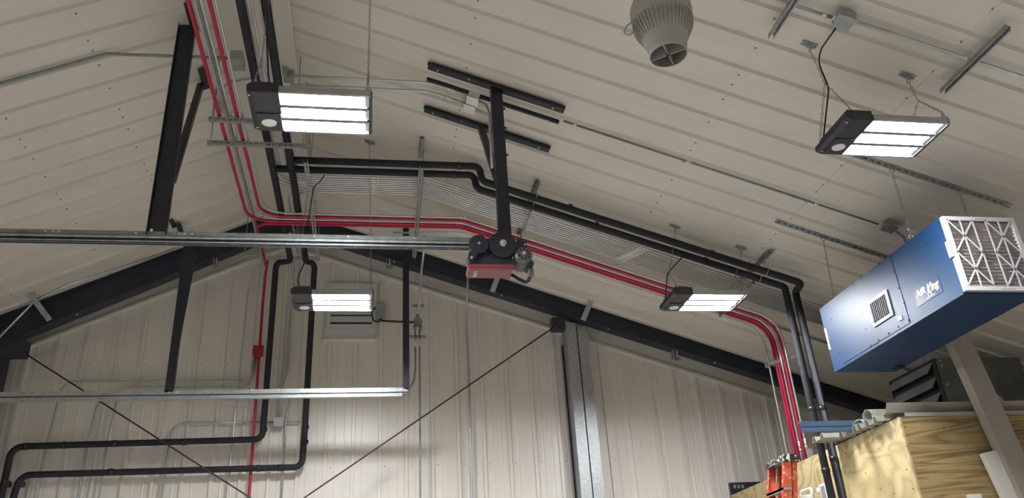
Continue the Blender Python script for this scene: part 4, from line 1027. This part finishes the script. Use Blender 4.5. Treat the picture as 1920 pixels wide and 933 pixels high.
corrug(6.42, PZ+.005, 4.12, 4.9, 3, 'off-white ribbed sheet offcut lying on the room edge under the blue channel')
corrug(6.72, PZ+.02, 3.98, 4.8, 2, 'off-white ribbed sheet offcut sticking out farthest left of the room', pitch=.14, h=.045)
corrug(6.10, PZ+.005, 4.12, 5.2, 3, 'ribbed sheet offcut near the room corner under the tan trim', pitch=.12, h=.05)
def hat(px, py, y, w_, h_, label, mt):
    c = oy(px, py, y); mb = MB(); n = 8
    o_ = []
    for k in range(n+1): a = math.pi*k/n; o_.append((c.y+w_/2*math.cos(a)*1.0, c.z+h_*(math.sin(a)**.5)))
    return ext_profile([(a-c.y, b-c.z) for a, b in o_], c.y, c.z, c.x, c.x+1.4, label, 'gutter_piece', mt, 'trim piece', .004)
hat(1612, 808, 6.42, .16, .10, 'rounded off-white metal piece end standing beside the blue channel', 'sheet')
hat(1630, 796, 6.28, .15, .13, 'rounded off-white metal piece end next to the tan trim', 'sheet')
ext_profile([(0, 0), (0, .08), (.05, .08)], 6.34, PZ+.03, 4.3, 6.0, 'slate blue metal channel lying behind the rounded pieces', 'metal_channel', 'bluetrim')
ext_profile([(0, 0), (0, .05), (.05, .05)], 6.2, PZ+.12, 4.7, 7.9, 'dark slate strip along the back of the stacked trims', 'metal_channel', 'bluetrim')
# leaning tan post and white stock
def leaning(a, b, w_, d_, label, mt, name='leaning_board', ydir=Y):
    t = (a-b).normalized(); s = t.cross(Y).normalized(); n_ = s.cross(t)
    return build(name, MB().fbox(b, t, s, n_, (0, (a-b).length), (-w_/2, w_/2), (-d_/2, d_/2)), mt, None, label, 'board')
yb_ = PY-.10
a = oy(1797, 641, yb_); b = oy(1930, 933, yb_); dd = (b-a)
t0 = a-dd*.12; b2 = a+dd*(a.z/(a.z-b.z))*.985
leaning(t0, b2, .19, .09, 'long tan board leaning across the plywood room below the blue unit', 'tanpost')
a = oy(1852, 847, PY-.07); b = oy(1893, 933, PY-.07); dd = b-a
e = leaning(a, a+dd*(a.z/(a.z-b.z))*.97, .13, .05, 'off-white square tube leaning on the plywood beside the tan board', 'offwhite', 'leaning_tube')
p = oy(1828, 931, PY-.04); build('white_block', MB().box((p.x-.06, PY-.055, p.z-.4), (p.x+.05, PY-.022, p.z+.02)), 'offwhite', None, 'small off-white block at the bottom edge below the tube', 'block')

# unit heater
hx, hy0, hy1 = 5.6, 7.17, 7.88
o = empty('unit_heater', V((6.1, 7.5, 3.4)), 'dark grey louvred unit heater hanging in the dark corner behind the tan board', 'heater')
build('case', MB().box((hx+.03, hy0-.05, 3.45), (6.6, hy1+.05, 3.98)), 'heater', o)
build('face', MB().box((hx+.02, hy0-.05, 3.45), (hx+.03, hy1+.05, 3.98)), 'heatdark', o)
for k in range(3):
    z_ = 3.51+k*.155
    build('louvre', MB().prism([V((hx-.05, hy0, z_+.02)), V((hx+.02, hy0, z_+.115)), V((hx+.02, hy0, z_+.13)), V((hx-.06, hy0, z_+.035))], V((0, hy1-hy0, 0))), 'heater', o)
build('flue', MB().cyl(V((6.1, 7.0, 3.5)), V((6.1, 7.12, 3.5)), .05, 18), 'alu', o)
mb = MB()
for (y_, z_) in ((hy0, 3.7), (hy0, 3.95), (hy0, 3.9)): mb.cyl(V((hx+.08, y_-.05, z_)), V((hx+.08, y_-.06, z_)), .012, 8)
build('screw', mb, 'sheet', o, kind='stuff')
for x_ in (5.8, 6.5): build('hanger_rod', MB().cyl(V((x_, 7.5, 3.98)), V((x_, 7.5, crz(x_))), .006, 6), 'galvd', o)

# ladder
o = empty('stepladder', V((3.9, 7.3, 0)), 'orange fibreglass stepladder with a paint-worn black cap beside the plywood', 'ladder')
lx, ly0, ly1, lz = 3.86, 7.16, 7.52, 3.0
cap = MB().prism([V((lx-.085, ly0-.01, lz)), V((lx+.085, ly0-.01, lz)), V((lx+.065, ly0-.01, lz+.065)), V((lx-.065, ly0-.01, lz+.065))], V((0, ly1-ly0+.02, 0)))
build('cap', cap, 'cap', o)
def rail(yy, sgn, xt, xb, w_=.075, out=1):
    # channel section rail: web in the x-z plane, flanges in y
    mb = MB(); a = V((xt, yy, lz+.01)); b = V((xb, yy, 0)); t = (b-a).normalized(); s = t.cross(Y).normalized(); L = (b-a).length
    mb.fbox(a, t, s, Y, (0, L), (-w_/2, w_/2), (-.003, .003))
    for k in (-1, 1):
        lo, hi = sorted((k*w_/2, k*(w_/2-.005))); y0_, y1_ = sorted((0, out*.028)); mb.fbox(a, t, s, Y, (0, L), (lo, hi), (y0_, y1_))
    return build('rail', mb, 'orange', o)
rail(ly0+.01, 1, lx-.035, lx-.72, .075, 1); rail(ly1-.01, 1, lx-.035, lx-.72, .075, -1)
rail(ly0+.02, 1, lx+.045, lx-.58, .045, 1); rail(ly1-.02, 1, lx+.045, lx-.58, .045, -1)
for k in range(9):
    z_ = lz-.235-.305*k; x_ = lx-.035-.685*(lz-z_)/lz
    build('step', MB().box((x_-.045, ly0+.005, z_-.022), (x_+.04, ly1-.005, z_)).box((x_-.045, ly0+.005, z_-.03), (x_-.04, ly1-.005, z_)), 'alu', o)
for k in range(8):
    z_ = lz-.42-.34*k; x_ = lx+.045-.625*(lz-z_)/lz
    build('rear_bar', MB().box((x_-.012, ly0+.01, z_-.01), (x_+.012, ly1-.01, z_+.01)), 'alu', o)
build('brace', MB().bar(V((lx-.12, ly1-.02, 2.72)), V((lx-.17, ly0+.03, 2.45)), .015, .004, X), 'alu', o)

# black frame piece behind the far end of the plywood
p = oy(1366, 905, 9.45); e = build('black_panel', MB().box((p.x, 9.42, p.z-.8), (p.x+.5, 9.46, p.z)), 'black', None, 'black-framed panel peeking out behind the far end of the plywood', 'panel')
mb = MB()
for k in range(3): mb.box((p.x+.04+.05*k, 9.415, p.z-.07), (p.x+.07+.05*k, 9.42, p.z-.03))
build('grey_mark', mb, 'boxgrey', e)
# white tub and grey box in front of plywood at the bottom edge
p = ox(1516, 916, PX-.10)
e = empty('white_bracket', p, 'white plastic bracket with rounded frame at the bottom edge in front of the plywood', 'bracket')
mb = MB().tube(fillet([V((p.x, p.y+.16, p.z-.2)), V((p.x, p.y+.16, p.z+.0)), V((p.x, p.y-.05, p.z+.0)), V((p.x, p.y-.05, p.z-.2))], .03), .014, 8)
build('frame', mb, 'plastic', e)
build('cup', MB().lathe(V((p.x, p.y+.05, p.z-.12)), [(.0, 0), (.05, 0), (.065, .07), (.06, .07), (0, .06)], 20), 'offwhite', e)
p = ox(1537, 915, PX-.12)
e = build('switch_box', MB().box((PX-.09, p.y-.05, p.z-.2), (PX-.002, p.y+.05, p.z+.04)), 'plastic', None, 'white box with grey faceplate fixed to the plywood beside the black pipes', 'box')
build('faceplate', MB().box((PX-.094, p.y-.035, p.z-.15), (PX-.09, p.y+.035, p.z+.02)), 'boxgrey', e)
build('conduit_elbow', MB().box((PX-.1, p.y+.05, p.z-.02), (PX-.02, p.y+.10, p.z+.02)), 'plastic', e)
# small elbows at the feet of the conduits
for (py, row, lab) in ((858, 429, 'lone silver conduit'), (820, 403.5, 'right silver conduit')):
    yy = rrow(row); x_ = xvert(1455.7 if row == 429 else 1493, 750, row); c = V((x_, yy, 3.2 if row != 429 else 3.14))
    build('conduit_clamp', MB().box((c.x+.01, c.y-.02, c.z-.06), (c.x+.05, c.y+.02, c.z+.04)), 'zinc', None, 'small clamp low on the '+lab, 'clamp')
